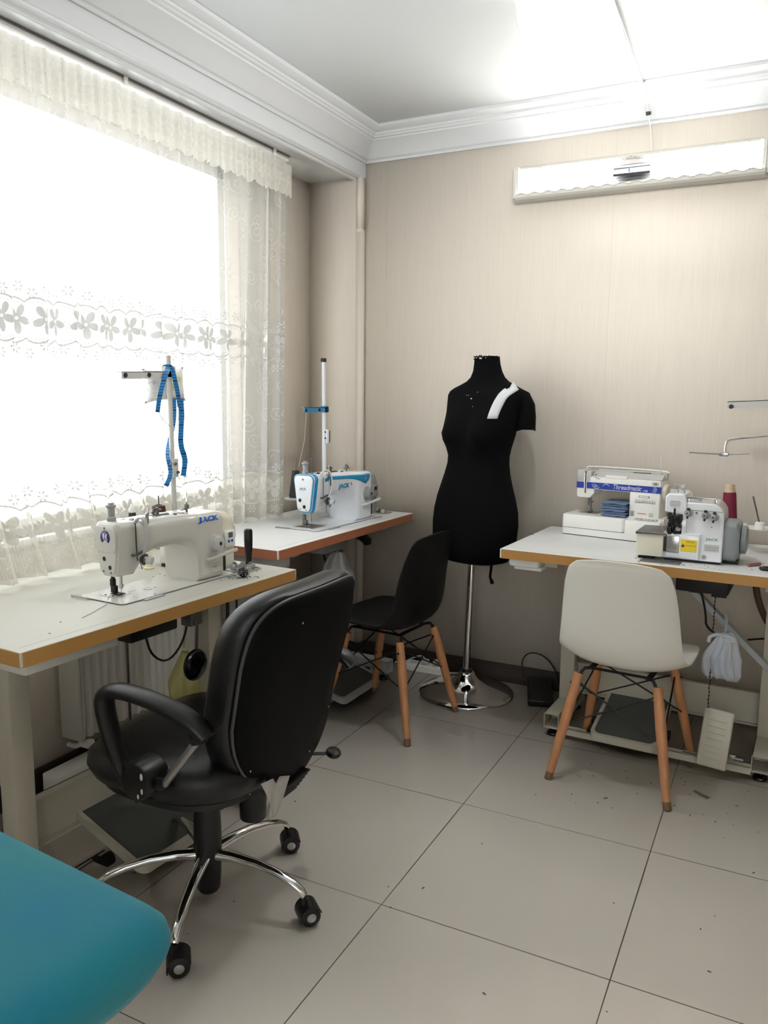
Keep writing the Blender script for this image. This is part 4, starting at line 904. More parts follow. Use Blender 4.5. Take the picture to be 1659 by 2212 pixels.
a2 = b.build('guide_arm', mat('arm_blue', rgb(60, 140, 190), 0.4), ST2, smooth=30)
for q_ in ((-1.038, 0.668, 1.279), (-1.038, 0.78, 1.281), (-1.038, 0.845, 1.281)):
    b = MB(); eyelets(b, [q_], (1, 0, 0), 0.0075); b.build('eyelet', M['black_plastic'], a2)
MB().tube([(-1.05, 0.842, 0.89), (-1.06, 0.80, 0.89), (-1.06, 0.60, 0.89)], 0.006, 8).build('spool_bracket', M['cool_white'], ST2)
for y in (0.615, 0.742):
    MB().lathe([(0.012, 0.886), (0.05, 0.888), (0.051, 0.894), (0.006, 0.896)], (-1.06, y, 0)).build('spool_plate', M['light_grey'], ST2)
    MB().cyl((-1.06, y, 0.895), (-1.06, y, 1.075 if y < 0.7 else 1.065), 0.0024, n=8).build('spool_pin', M['dull_steel'], ST2)
tag(MB().lathe([(0.030, 0.8965), (0.0305, 0.902), (0.016, 1.015), (0.010, 1.016), (0.010, 1.012), (0.004, 1.012)], (-1.06, 0.615, 0)).build('thread_cone', M['black_thread'], origin=(-1.06, 0.615, 0.8965)), 'black thread cone on the far thread stand, left of the blue-trimmed machine', 'thread cone')
tag(MB().tube([(-1.037, 0.668, 1.272), (-1.045, 0.665, 1.15), (-1.06, 0.64, 1.03)], 0.0006, 4).build('thread', M['white_thread'], origin=(-1.037, 0.668, 1.272)), 'thin pale thread hanging from the blue guide arm', 'thread')

# right thread stand (its pole stands just outside the picture)
ST3 = thing('thread_stand', 'chrome and white thread rack reaching in from the right above the right table', 'thread stand', (0.95, 0.99, 0.7725), world=True)
MB().cyl((0.95, 0.99, 0.7725), (0.95, 0.99, 1.38), 0.0095, n=14).lathe([(0.03, 0), (0.03, 0.006), (0.013, 0.012)], (0.95, 0.99, 0.7725)).build('pole', M['white_enamel'], ST3)
b = MB(); b.box((0.66, 0.99, 1.310), (0.96, 0.9925, 1.336)); b.box((0.66, 0.99, 1.3335), (0.96, 1.01, 1.336))
b.xf(Matrix.Translation((0.66, 0.99, 1.32)) @ Matrix.Rotation(math.radians(-3.0), 4, 'Y') @ Matrix.Translation((-0.66, -0.99, -1.32)))
a3 = b.build('guide_arm', M['light_grey'], ST3, smooth=30)
b = MB(); eyelets(b, [(0.674, 0.989, 1.317)], (0, 1, 0), 0.0085); b.build('eyelet', M['black_plastic'], a3)
MB().tube([(0.95, 0.99, 1.225), (0.81, 0.995, 1.212), (0.70, 0.998, 1.197), (0.672, 1.0, 1.192), (0.662, 1.0, 1.175), (0.662, 1.0, 1.128)], 0.0048, 10, 2).build('hooked_rod', M['chrome'], ST3)
MB().cyl((0.535, 0.985, 1.138), (0.664, 1.0, 1.134), 0.0036, n=10).cyl((0.65, 1.003, 1.133), (0.752, 0.99, 1.141), 0.003, n=10).box((0.643, 0.99, 1.126), (0.676, 1.008, 1.142), 0.002).build('cross_rod', M['steel'], ST3)
MB().tube([(0.95, 0.99, 0.852), (0.69, 0.99, 0.852)], 0.007, 8).build('spool_bracket', M['white_enamel'], ST3)
for k, x in enumerate((0.705, 0.805)):
    z = 0.862
    MB().lathe([(0.014, z-0.006), (0.03, z-0.004), (0.058, z+0.004), (0.058, z+0.006), (0.03, z-0.001), (0.012, z)], (x, 0.99 if k == 0 else 0.93, 0), n=32).build('spool_plate', M['white_plastic'], ST3)
MB().tube([(0.805, 0.99, 0.852), (0.805, 0.93, 0.855)], 0.006, 8).build('plate_arm', M['white_enamel'], ST3)
MB().lathe([(0.018, 0.862), (0.017, 0.885), (0.012, 0.89), (0.003, 0.89)], (0.805, 0.93, 0)).build('cone_support', M['white_plastic'], ST3)
MB().cyl((0.803, 0.93, 0.888), (0.776, 0.925, 0.985), 0.003, n=8).build('spool_pin', M['dull_steel'], ST3)
MB().cyl((0.698, 0.99, 0.862), (0.692, 0.99, 1.0), 0.003, n=8).build('spool_pin', M['dull_steel'], ST3)
mc_ = thing('thread_cone', 'maroon thread cone on a pale cardboard core, standing on the right thread rack', 'thread cone', (0.698, 0.99, 0.8635), world=True)
Mt = Matrix.Translation((0.697, 0.99, 0.8685)) @ Matrix.Rotation(math.radians(-3), 4, 'Y')
MB().lathe([(0.0245, 0.0), (0.0243, 0.02), (0.0185, 0.145), (0.0175, 0.152), (0.010, 0.153)]).xf(Mt).build('cardboard_core', M['cone_paper'], mc_)
MB().lathe([(0.0265, 0.012), (0.0275, 0.016), (0.0235, 0.115), (0.0225, 0.12), (0.018, 0.121)]).xf(Mt).build('maroon_winding', M['maroon'], mc_)
# ---------------------------------------------------------------- domestic machine on the right table
dm = thing('domestic_sewing_machine', 'white household sewing machine with blue lettered stripe, at the back of the right table', 'sewing machine', (0.043, 0.982, 0.7725), math.radians(-9.5))
W = M['white_plastic']
bs = MB()
bs.loft([[Vector((x, y, z)) for x, y in rrect(0.0-e, 0.415+e*0, 0.0-e, 0.165, 0.012, 4)] for z, e in ((0.003, 0), (0.030, 0.0))])
bs.build('base', W, dm, smooth=40)
MB().loft([[Vector((x, y, z)) for x, y in rrect(0.002, 0.413, 0.002, 0.163, 0.012, 4)] for z in (0.0, 0.0031)]).loft([[Vector((x, y, z)) for x, y in rrect(0.002, 0.270, 0.0015, 0.163, 0.010, 4)] for z in (0.0299, 0.0322)]).build('base_gap', M['dark_gap'], dm)
MB().loft([[Vector((x, y, z)) for x, y in rrect(0.0+i, 0.268-i, 0.0+i, 0.160-i, 0.012, 4)] for z, i in ((0.0321, 0), (0.082, 0), (0.087, 0.004))]).build('free_arm_bed', W, dm, smooth=40)
MB().loft([[Vector((x, y, z)) for x, y in rrect(0.2695, 0.413, f, 0.160, 0.008, 4)] for z, f in ((0.0301, 0.0), (0.068, 0.0), (0.084, 0.006), (0.094, 0.045))]).build('control_bed', W, dm, smooth=30)
b = MB()
for k in range(6): b.box((0.305+k*0.0155, 0.014, 0.0858), (0.317+k*0.0155, 0.036, 0.0925), 0.0015, 1)
b.xf(Matrix.Translation((0, 0, 0.0015))); b.build('stitch_keys', M['light_grey'], dm)
# casting: column, arm, head
b = MB(); F0, F1 = 0.052, 0.150
b.box((0.268, F0, 0.086), (0.392, F1, 0.205), 0.005); b.box((0.040, F0, 0.192), (0.392, F1, 0.246), 0.005)
b.prism([(0.040, 0.195), (0.040, 0.162), (0.046, 0.156), (0.098, 0.156), (0.116, 0.178), (0.116, 0.195)], F0+0.001, F1-0.02, 'xz')
body = b.build('casting', W, dm, smooth=35, bevel=0.002)
b = MB(); b.box((0.038, F0-0.001, 0.222), (0.072, F1-0.004, 0.272), 0.005); b.box((0.076, F0-0.001, 0.222), (0.102, F1-0.004, 0.270), 0.006)
b.box((0.104, F0+0.004, 0.243), (0.390, F1-0.02, 0.252), 0.002); b.box((0.102, F1-0.024, 0.24), (0.392, F1, 0.274), 0.004)
b.prism([(F0+0.004, 0.244), (F0+0.045, 0.268), (F0+0.05, 0.268), (F0+0.05, 0.244)], 0.104, 0.392, 'yz')
b.build('top_cover', M['light_grey'], dm, smooth=35)
MB().tube([(0.040, F1+0.002, 0.272), (0.048, F1+0.004, 0.281), (0.38, F1+0.004, 0.279), (0.394, F1+0.002, 0.268)], 0.004, 8, 1).build('carry_handle', M['white_plastic'], dm)
MB().box((0.162, F0-0.0012, 0.2425), (0.255, F0+0.010, 0.256), 0.002).build('stitch_window', M['white_plastic'], dm)
MB().box((0.26, F0+0.052, 0.2682), (0.33, F0+0.066, 0.2702)).build('spool_slot', M['dark_gap'], dm)
st = MB().box((0.0392, F0-0.0015, 0.196), (0.3925, F0+0.01, 0.2225), 0.0004, 1).box((0.0388, F0-0.001, 0.196), (0.041, F1-0.03, 0.2225)).build('blue_stripe', M['royal_blue'], dm, smooth=30)
text_part('stripe_lettering', 'Threadmatic', 0.027, face_y(0.255, F0-0.0018, 0.2095), M['paper'], st, shear=0.22, width=0.118, bold=0.0003)
text_part('model_number', '1120', 0.0105, face_y(0.331, F0-0.0018, 0.2025), M['paper'], st, bold=0.0003)
b = MB()
def arc(cx, cz, r, a0, a1, w):
    n = 20; P = []
    for i in range(n+1):
        a = math.radians(a0+(a1-a0)*i/n); P.append((cx+r*math.cos(a), cz+r*math.sin(a)))
    for i in range(n, -1, -1):
        a = math.radians(a0+(a1-a0)*i/n); k = math.sin(PI*i/n); P.append((cx+(r-w*k-0.0003)*math.cos(a), cz+(r-w*k-0.0003)*math.sin(a)))
    b.prism(P, F0-0.0022, F0-0.0014, 'xz')
for r in (0.006, 0.012, 0.019): arc(0.126, 0.216, r, 165, 330, 0.0028)
arc(0.168, 0.204, 0.016, 20, 165, 0.0025)
for r in (0.005, 0.010, 0.015): arc(0.362, 0.210, r, -130, 100, 0.0018)
for v in b.bm.verts: v.co.z = max(0.197, min(0.2218, v.co.z))
b.build('stripe_swirls', M['paper'], st, smooth=0)
MB().box((0.072, F0-0.003, 0.178), (0.076, F0+0.004, 0.262)).box((0.081, F0-0.003, 0.178), (0.0835, F0+0.004, 0.262)).build('slot_rims', M['white_plastic'], dm)
MB().box((0.0758, F0-0.0025, 0.176), (0.0812, F0+0.004, 0.266)).build('take_up_slot', M['dark_gap'], dm)
MB().box((0.305, F0-0.001, 0.174), (0.350, F0+0.004, 0.182), 0.001).build('width_slot', M['dull_steel'], dm)
MB().box((0.308, F0-0.0018, 0.1755), (0.346, F0+0.004, 0.1805), 0.001).build('width_slider', M['white_plastic'], dm)
b = MB()
for k in range(8): b.box((0.291+k*0.0105, F0-0.0008, 0.152), (0.3005+k*0.0105, F0+0.004, 0.168))
b.build('stitch_chart', mat('chart_print', rgb(208, 207, 202), 0.5), dm, smooth=0)
text_part('red_lettering', 'newstyle', 0.010, face_y(0.322, F0-0.0004, 0.110), mat('red_print', rgb(190, 60, 60), 0.5), dm)
MB().box((0.276, F0-0.0012, 0.096), (0.290, F0+0.004, 0.118), 0.001).build('switch_recess', M['grey_plastic'], dm)
MB().box((0.351, F0-0.0012, 0.098), (0.368, F0+0.004, 0.116), 0.001).build('reverse_key', M['light_grey'], dm)
MB().box((0.356, F0-0.0012, 0.226), (0.384, F0+0.004, 0.241), 0.001).build('badge', M['light_grey'], dm)
text_part('badge_lettering', '24', 0.012, face_y(0.370, F0-0.0015, 0.2335), M['black_plastic'], dm, bold=0.0003)
MB().lathe([(0.034, 0), (0.037, 0.003), (0.037, 0.014), (0.033, 0.018), (0.020, 0.0185)], (0.392, 0.10, 0.195), (1, 0, 0), 28).build('handwheel', M['cream'], dm)
MB().cyl((0.368, 0.120, 0.26), (0.366, 0.122, 0.335), 0.0017, n=8).build('spool_pin', M['steel'], dm)
MB().lathe([(0.008, 0.252), (0.008, 0.258), (0.004, 0.262)], (0.112, F0+0.01, 0)).tube([(0.118, F0, 0.245), (0.124, F0-0.004, 0.243), (0.14, F0, 0.24)], 0.0015, 6).build('tension_guide', M['steel'], dm)
MB().tube([(0.128, F1-0.02, 0.185), (0.136, F1-0.012, 0.180), (0.152, F1-0.012, 0.186)], 0.003, 8, 1).build('presser_lever', M['white_plastic'], dm)
b = MB().cyl((0.078, 0.098, 0.158), (0.078, 0.098, 0.118), 0.003, n=8).cyl((0.086, 0.10, 0.158), (0.086, 0.10, 0.100), 0.0034, n=8).cyl((0.086, 0.099, 0.135), (0.098, 0.096, 0.135), 0.0024, n=8)
b.box((0.076, 0.085, 0.0885), (0.081, 0.112, 0.091), 0.0006, 1).box((0.087, 0.085, 0.0885), (0.092, 0.112, 0.091), 0.0006, 1).box((0.076, 0.096, 0.0905), (0.092, 0.106, 0.102), 0.001).box((0.056, 0.09, 0.152), (0.072, 0.10, 0.158), 0.001)
b.build('presser_foot', M['dull_steel'], dm)
MB().box((0.05, 0.07, 0.0866), (0.125, 0.14, 0.0882), 0.0005, 1).build('needle_plate', M['steel'], dm)

# folded cloth under its arm
fc = MB(); ly = 6
dmm = Matrix.Translation((0.043, 0.982, 0.7725)) @ Matrix.Rotation(math.radians(-9.5), 4, 'Z')
for k in range(ly):
    x0 = 0.158+0.006*math.sin(k*1.9); x1 = 0.263+0.002*math.sin(k*2.7); z0 = 0.0885+k*0.0098; hh = 0.0105
    rows = []
    for j in range(13):
        x = x0+(x1-x0)*j/12; dz = 0.0016*math.sin(j*0.9+k*1.7)+0.004*(k/ly)*math.sin(PI*j/12)
        prof_c = rrect(0.03+0.004*math.sin(k*2.1), 0.145, z0+dz, z0+hh+dz*0.6, 0.0052, 3)
        if j in (0, 12): prof_c = [(a, z0+dz+hh*0.5+(c-(z0+dz+hh*0.5))*0.45) for a, c in prof_c]
        rows.append([Vector((x, a, c)) for a, c in prof_c])
    fc.loft(rows)
fc.xf(dmm)
tag(fc.build('folded_cloth', M['denim'], origin=(0.25, 1.03, 0.86), smooth=60), 'folded blue denim cloth tucked under the arm of the household machine', 'cloth')
tag(MB().lathe([(0.018, 0), (0.018, 0.004), (0.013, 0.006), (0.013, 0.05), (0.018, 0.053), (0.018, 0.057)], (0.487, 0.91, 0.7725)).build('thread_spool', mat('lavender_thread', rgb(150, 150, 195), 0.6), origin=(0.487, 0.91, 0.7725)), 'lavender thread spool standing between the household machine and the overlock machine', 'thread spool')

# ---------------------------------------------------------------- overlock machine
sg = thing('overlock_machine', 'white overlock machine with yellow warning sticker at the front of the right table', 'sewing machine', (0.505, 0.600, 0.7725), math.radians(-1.5))
W = M['cool_white']
def fsec(y, i): return [Vector((x, y, z)) for x, z in
    ([(0.0+i, 0.010), (0.196-i, 0.010), (0.197-i, 0.12)] + [(0.155+(0.040-i)*math.cos(math.radians(a)), 0.165+(0.048-i)*math.sin(math.radians(a))) for a in range(0, 91, 15)] + [(0.066+i, 0.213-i), (0.062+i, 0.236-i), (0.052+i, 0.240-i), (0.008+i, 0.240-i), (0.0+i, 0.230-i), (0.0+i, 0.176), (0.062, 0.170), (0.062, 0.10), (0.0+i, 0.10)])]
MB().loft([fsec(0.008, 0.004), fsec(0.012, 0.0), fsec(0.17, 0.0), fsec(0.178, 0.005)]).build('body', W, sg, smooth=35)
MB().box((0.004, 0.02, -0.0003), (0.19, 0.16, 0.0102)).box((-0.085, 0.01, -0.0003), (-0.03, 0.05, 0.007), 0.002).build('base_plate', M['black_metal'], sg)
MB().box((0.012, -0.004, 0.012), (0.124, 0.010, 0.100), 0.006, 3).build('front_cover', W, sg)
lb = MB().box((0.061, -0.0049, 0.040), (0.115, -0.0037, 0.083), 0.0003, 1).build('warning_sticker', M['yellow'], sg)
b = MB().prism([(0.063, 0.056), (0.075, 0.056), (0.069, 0.067)], -0.0054, -0.0048, 'xz'); 
b.build('warning_triangle', M['black_plastic'], lb, smooth=0)
text_part('sticker_lettering', 'CAUTION', 0.0065, face_y(0.093, -0.0051, 0.075), mat('sticker_print', rgb(150, 128, 30), 0.6), lb)
text_part('sticker_notice', 'KEEP HANDS CLEAR', 0.0042, face_y(0.094, -0.0051, 0.062), bpy.data.materials['sticker_print'], lb)
text_part('maker_lettering', 'JACK', 0.0125, face_y(0.162, 0.0074, 0.088), mat('teal_print', rgb(90, 150, 140), 0.5), sg, bold=0.0001, width=0.042)
pl = MB().box((0.138, 0.0066, 0.046), (0.186, 0.009, 0.070), 0.0004, 1).build('rating_plate', M['light_grey'], sg)
text_part('plate_lettering', 'OVERLOCK E4', 0.0065, face_y(0.162, 0.0063, 0.060), M['grey_plastic'], pl)
text_part('plate_notice', 'HIGH SPEED', 0.0055, face_y(0.162, 0.0063, 0.052), M['grey_plastic'], pl)
MB().cyl((0.139, 0.0085, 0.024), (0.139, 0.0066, 0.024), 0.008, n=18).build('oil_plug', M['grey_plastic'], sg)
# chrome plate beside the sticker, looper area
MB().box((0.014, -0.0052, 0.032), (0.056, -0.0038, 0.092), 0.001).build('looper_plate', M['steel'], sg)
MB().box((0.003, -0.002, 0.034), (0.0135, 0.01, 0.092), 0.001).build('looper_gap', M['dark_gap'], sg)
# cloth plate on the left
MB().loft([[Vector((x, y, z)) for x, y in rrect(-0.092, 0.004, -0.002-e, 0.17, 0.006, 4)] for z, e in ((0.012, 0), (0.088, 0))]).build('cloth_plate_box', M['cream'], sg, smooth=40)
b = MB(); b.box((-0.094, -0.006, 0.0882), (0.008, 0.165, 0.0985), 0.002); b.build('cloth_plate', M['dull_steel'], sg)
MB().box((-0.0945, -0.0068, 0.0885), (0.010, -0.0055, 0.0982), 0.0004, 1).build('cloth_plate_edge', M['chrome'], sg)
# needle and knife mechanism
b = MB()
rr = random.Random(3)
b.box((0.008, 0.012, 0.10), (0.058, 0.06, 0.125), 0.003); b.box((0.014, 0.002, 0.115), (0.050, 0.055, 0.150), 0.004); b.box((0.010, 0.0, 0.150), (0.022, 0.03, 0.170), 0.002); b.box((0.044, -0.004, 0.140), (0.060, 0.02, 0.168), 0.003)
b.cyl((0.034, 0.0, 0.135), (0.034, 0.0, 0.19), 0.0034, n=8); b.cyl((0.028, -0.002, 0.12), (0.028, -0.002, 0.165), 0.0026, n=8); b.box((0.029, -0.006, 0.146), (0.039, 0.006, 0.172), 0.002)
for k in range(14):
    x = 0.006+0.05*rr.random(); z = 0.102+0.06*rr.random(); s_ = 0.003+0.004*rr.random()
    b.box((x-s_, -0.010+0.006*rr.random(), z-s_), (x+s_, 0.01, z+s_), 0.0012, 1)
b.build('needle_mechanism', M['black_metal'], sg)
b = MB().cyl((0.004, 0.0, 0.128), (-0.004, 0.0, 0.128), 0.005, n=8).cyl((0.05, -0.006, 0.118), (0.05, 0.01, 0.118), 0.009, n=14).tube([(0.0, 0.0, 0.15), (-0.004, -0.004, 0.12), (0.0, -0.004, 0.102)], 0.002, 6).cyl((0.012, -0.008, 0.158), (0.012, 0, 0.158), 0.003, n=8)
b.build('mechanism_fittings', M['steel'], sg)
MB().box((0.060, -0.003, 0.100), (0.076, 0.02, 0.150), 0.004).box((0.060, -0.003, 0.096), (0.125, 0.02, 0.106), 0.003).build('mechanism_shield', W, sg)
b = MB().box((0.016, 0.007, 0.196), (0.050, 0.010, 0.216), 0.004); b.build('head_badge', M['light_grey'], sg)
MB().box((0.072, 0.0073, 0.186), (0.19, 0.009, 0.1872)).box((0.0715, 0.0073, 0.186), (0.0727, 0.009, 0.214)).build('cover_seam', M['dark_gap'], sg)
for k, x in enumerate((0.078, 0.134, 0.163)):
    z = 0.177-0.004*k
    kn = MB().cyl((x, 0.012, z), (x, -0.018, z), 0.0125, 0.0095, n=18, bev=0.001).cyl((x+0.004, 0.010, z), (x+0.004, -0.004, z), 0.0135, n=18).build('tension_knob', M['grey_plastic'], sg)
    MB().cyl((x, -0.0175, z), (x, -0.0186, z), 0.003, n=10).box((x-0.003, -0.008, z+0.010), (x+0.008, 0.0, z+0.018), 0.002).box((x-0.003, -0.008, z-0.020), (x+0.003, -0.002, z-0.010), 0.001).build('knob_fittings', M['dark_gap'], kn)
MB().cyl((0.106, 0.010, 0.178), (0.106, 0.006, 0.178), 0.004, n=10).cyl((0.158, 0.010, 0.132), (0.158, 0.0068, 0.132), 0.0022, n=8).build('screw', M['dull_steel'], sg)
MB().box((0.070, 0.022, 0.205), (0.079, 0.026, 0.228), 0.001).box((0.160, 0.022, 0.205), (0.169, 0.026, 0.228), 0.001).box((0.070, 0.018, 0.226), (0.169, 0.030, 0.231), 0.001).build('thread_bracket', M['steel'], sg)
MB().cyl((0.1, 0.07, 0.21), (0.1, 0.07, 0.226), 0.013, n=18).build('oil_cap', M['light_grey'], sg)
ac = mat('clear_acrylic', rgb(225, 228, 226), 0.1, trans=0.85)
MB().box((0.018, 0.055, 0.240), (0.058, 0.058, 0.272), 0.004).build('clear_shield', ac, sg)
MB().box((0.008, 0.05, 0.2395), (0.034, 0.062, 0.252), 0.002).box((0.036, 0.05, 0.2395), (0.056, 0.062, 0.249), 0.002).build('shield_clip', M['light_grey'], sg)
mo = MB().loft([[Vector((x, y, z)) for y, z in rrect(0.022+e, 0.175-e, 0.012+e, 0.150-e, 0.03, 5)] for x, e in ((0.1975, 0), (0.235, 0), (0.247, 0.010))]).build('motor', mat('motor_grey', rgb(138, 145, 146), 0.45), sg, smooth=45)
MB().lathe([(0.045, 0), (0.050, 0.003), (0.050, 0.018), (0.040, 0.022), (0.012, 0.022)], (0.2475, 0.09, 0.085), (1, 0, 0), 28).build('handwheel', mat('wheel_grey', rgb(128, 135, 138), 0.4), mo)
MB().box((0.20, 0.06, -0.0003), (0.245, 0.15, 0.012), 0.002).build('motor_foot', M['black_metal'], mo)

# ---------------------------------------------------------------- small things on the right table
fp_ = MB().box((0, 0, 0), (0.135, 0.055, 0.003), 0.001).box((0.012, 0.010, 0.003), (0.115, 0.046, 0.0034)).xf(Matrix.Translation((0.437, 0.545, 0.7725)) @ Matrix.Rotation(math.radians(-3), 4, 'Z'))
tag(fp_.build('slide_plate', M['dull_steel'], origin=(0.50, 0.57, 0.7725)), 'flat steel slide plate lying in front of the overlock machine', 'metal plate')
rp = thing('seam_ripper', 'small dusty pink seam ripper lying on the right table', 'seam ripper', (0.805, 0.655, 0.7725), math.radians(50))
MB().box((-0.030, -0.006, 0.0003), (0.028, 0.006, 0.011), 0.004).build('handle', mat('dusty_pink', rgb(150, 92, 92), 0.5), rp)
MB().cyl((0.027, 0, 0.006), (0.048, 0, 0.006), 0.0018, 0.0010, n=8).build('blade', M['steel'], rp)
sc = thing('scissors', 'black-handled scissors at the right edge of the right table', 'scissors', (0.862, 0.592, 0.7725), math.radians(-8))
b = MB(); b.tube([(-0.035, 0, 0.006), (-0.03, 0.014, 0.006), (-0.012, 0.020, 0.006), (0.012, 0.014, 0.006), (0.018, 0.002, 0.006), (0.0, -0.010, 0.006), (-0.025, -0.010, 0.006)], 0.0055, 8, 2, loop=False)
b.tube([(-0.036, -0.002, 0.006), (-0.028, -0.012, 0.006), (-0.005, -0.011, 0.006), (0.015, 0.0, 0.006), (0.05, 0.004, 0.006)], 0.0058, 8, 2)
b.build('handles', M['black_plastic'], sc)
MB().prism([(0.045, -0.004), (0.05, 0.010), (0.15, 0.006)], 0.004, 0.0065, 'xy').build('blades', M['steel'], sc)
pw = MB()
for k in range(3):
    a = k*1.1; c = Vector((-0.064+0.004*k, 0.884+0.003*k, 0.774))
    pw.tube([c+Vector((-0.010*math.cos(a), -0.010*math.sin(a), 0)), c+Vector((0, 0, 0.003)), c+Vector((0.010*math.cos(a), 0.010*math.sin(a), 0))], 0.0010, 6).ball(c+Vector((0.010*math.cos(a), 0.010*math.sin(a), 0.0005)), 0.002, 8, 4)
tag(pw.build('safety_pins', M['dull_steel'], origin=(-0.064, 0.884, 0.773)), 'tiny cluster of pins on the left end of the right table', 'pins')
lint = MB()
rr = random.Random(11)
for k in range(26):
    x = rr.uniform(0.40, 0.80); y = rr.uniform(0.515, 0.59); s_ = rr.uniform(0.0012, 0.003)
    lint.box((x-s_, y-s_*0.7, 0.7724), (x+s_, y+s_*0.7, 0.7730))
tag(lint.build('thread_lint', M['dark_gap'], origin=(0.6, 0.55, 0.7724)), 'specks of lint along the front of the right table', 'lint', kind='stuff')

# ---------------------------------------------------------------- small things on the near table
def n1(X_, Y_, z=0.0): # point on the near table's own axes
    return on(T1) @ Vector((X_, Y_, 0.775+z))
q = Vector((-0.972, -0.400, 0.7752))
tag(MB().lathe([(0.017, 0), (0.017, 0.004), (0.0115, 0.008), (0.010, 0.055), (0.0095, 0.062), (0.006, 0.063)], q).build('thread_cone', M['cream_thread'], origin=q), 'slim cream thread cone standing on the near table behind the machine', 'thread cone')
q = Vector((-0.952, -0.335, 0.7752))
ws = thing('thread_cone', 'fat white thread cone partly hidden by the near machine column', 'thread cone', q, world=True)
MB().lathe([(0.022, 0.012), (0.024, 0.018), (0.0225, 0.076), (0.020, 0.080), (0.008, 0.081)], q).build('winding', M['white_thread'], ws)
MB().lathe([(0.020, 0.0), (0.021, 0.006), (0.017, 0.0118)], q).build('core_base', M['black_plastic'], ws)
q = Vector((-0.905, -0.372, 0.7752))
tag(MB().lathe([(0.014, 0), (0.016, 0.002), (0.016, 0.0035), (0.004, 0.004), (0.004, 0.006), (0.016, 0.0065), (0.016, 0.0085), (0.012, 0.009)], q).build('bobbin', M['dull_steel'], origin=q), 'single steel bobbin lying beside the white thread cone', 'bobbin')
# bobbins in the tray and the magnetic pin holder
bob = None; k = 0
bobspots = [(0.893, 0.120), (0.918, 0.118), (0.944, 0.122), (0.960, 0.142), (0.897, 0.146), (0.922, 0.146), (0.946, 0.165), (0.905, 0.172), (0.930, 0.190)]
for (a, c) in bobspots:
    p_ = n1(a, c, 0.0110)
    if bob is None:
        b = MB(); b.lathe([(0.0035, -0.005), (0.0095, -0.005), (0.0105, -0.0043), (0.0105, -0.0036), (0.006, -0.0034), (0.006, 0.0034), (0.0105, 0.0036), (0.0105, 0.0043), (0.0095, 0.005), (0.0035, 0.005)], axis=(0, 1, 0.0), n=18)
        bob = b.build('bobbin', M['steel']); bob.location = p_; o = bob
        tag(o, 'steel bobbin standing in the grey tray at the right end of the near table', 'bobbin', 'bobbins in the near table tray')
    else:
        o = bob.copy(); C.objects.link(o); o.location = p_
    o.rotation_euler = (0, 0, rnd.uniform(0.3, 1.6)); k += 1
pcn = n1(0.842, 0.075)
pm = thing('magnetic_pin_holder', 'round black magnetic pin holder bristling with pins at the near table end', 'pin holder', pcn, world=True)
MB().ball(pcn+Vector((0, 0, 0.016)), (0.017, 0.017, 0.0158), 18, 10).build('magnet_body', M['black_plastic'], pm)
b = MB(); rr = random.Random(5)
for k in range(70):
    a = rr.uniform(0, 2*PI); e = rr.uniform(-0.1, 1.2); d = Vector((math.cos(a)*math.cos(e), math.sin(a)*math.cos(e), math.sin(e)))
    p0 = pcn+Vector((0, 0, 0.016))+d*0.015; tdir = (d.cross(Vector((rr.uniform(-1, 1), rr.uniform(-1, 1), rr.uniform(-1, 1)))).normalized()*0.6+d*rr.uniform(0.1, 0.5)).normalized()
    p1 = p0+tdir*rr.uniform(0.012, 0.022)
    if p1.z < pcn.z+0.002: p1.z = pcn.z+0.002
    b.cyl(p0, p1, 0.0006, n=5).ball(p1, 0.0014, 6, 4)
b.build('pins', M['steel'], pm)['kind'] = 'stuff'
b = MB()
for k in range(24):
    a = rr.uniform(0, 2*PI); d = rr.uniform(0.018, 0.055); p0 = pcn+Vector((math.cos(a)*d, math.sin(a)*d*0.8, 0.0015)); b.ball(p0, 0.0016, 6, 4)
    b.cyl(p0, p0+Vector((rr.uniform(-.014, .014), rr.uniform(-.014, .014), 0)), 0.0005, n=5)
tag(b.build('loose_pins', M['dull_steel'], origin=pcn), 'loose pins scattered round the magnetic holder', 'pins', kind='stuff')
tag(MB().tube([(-0.80, -0.735, 0.783), (-0.785, -0.76, 0.7795), (-0.745, -0.80, 0.7768), (-0.73, -0.845, 0.7762), (-0.715, -0.88, 0.7762), (-0.70, -0.93, 0.7762)], 0.0007, 5, 2).build('thread', mat('grey_thread', rgb(120, 120, 118), 0.7), origin=(-0.75, -0.82, 0.7762)), 'loose grey thread trailing from the near machine needle over the table', 'thread')
b = MB()
for (x, y) in ((-0.86, -0.50), (-0.84, -0.47), (-0.87, -0.46), (-0.69, -0.55), (-0.705, -0.66), (-0.66, -0.42), (-0.72, -0.98), (-0.665, -1.06), (-0.64, -0.26), (-0.76, -0.60)):
    b.box((x-0.003, y-0.001, 0.7789 if x < -0.70 and -0.78 < y < -0.31 else 0.7752), (x+0.003, y+0.001, 0.7797 if x < -0.70 and -0.78 < y < -0.31 else 0.7758))
tag(b.build('thread_lint', M['dark_gap'], origin=(-0.75, -0.6, 0.7755)), 'specks of lint on the near table and machine bed', 'lint', kind='stuff')
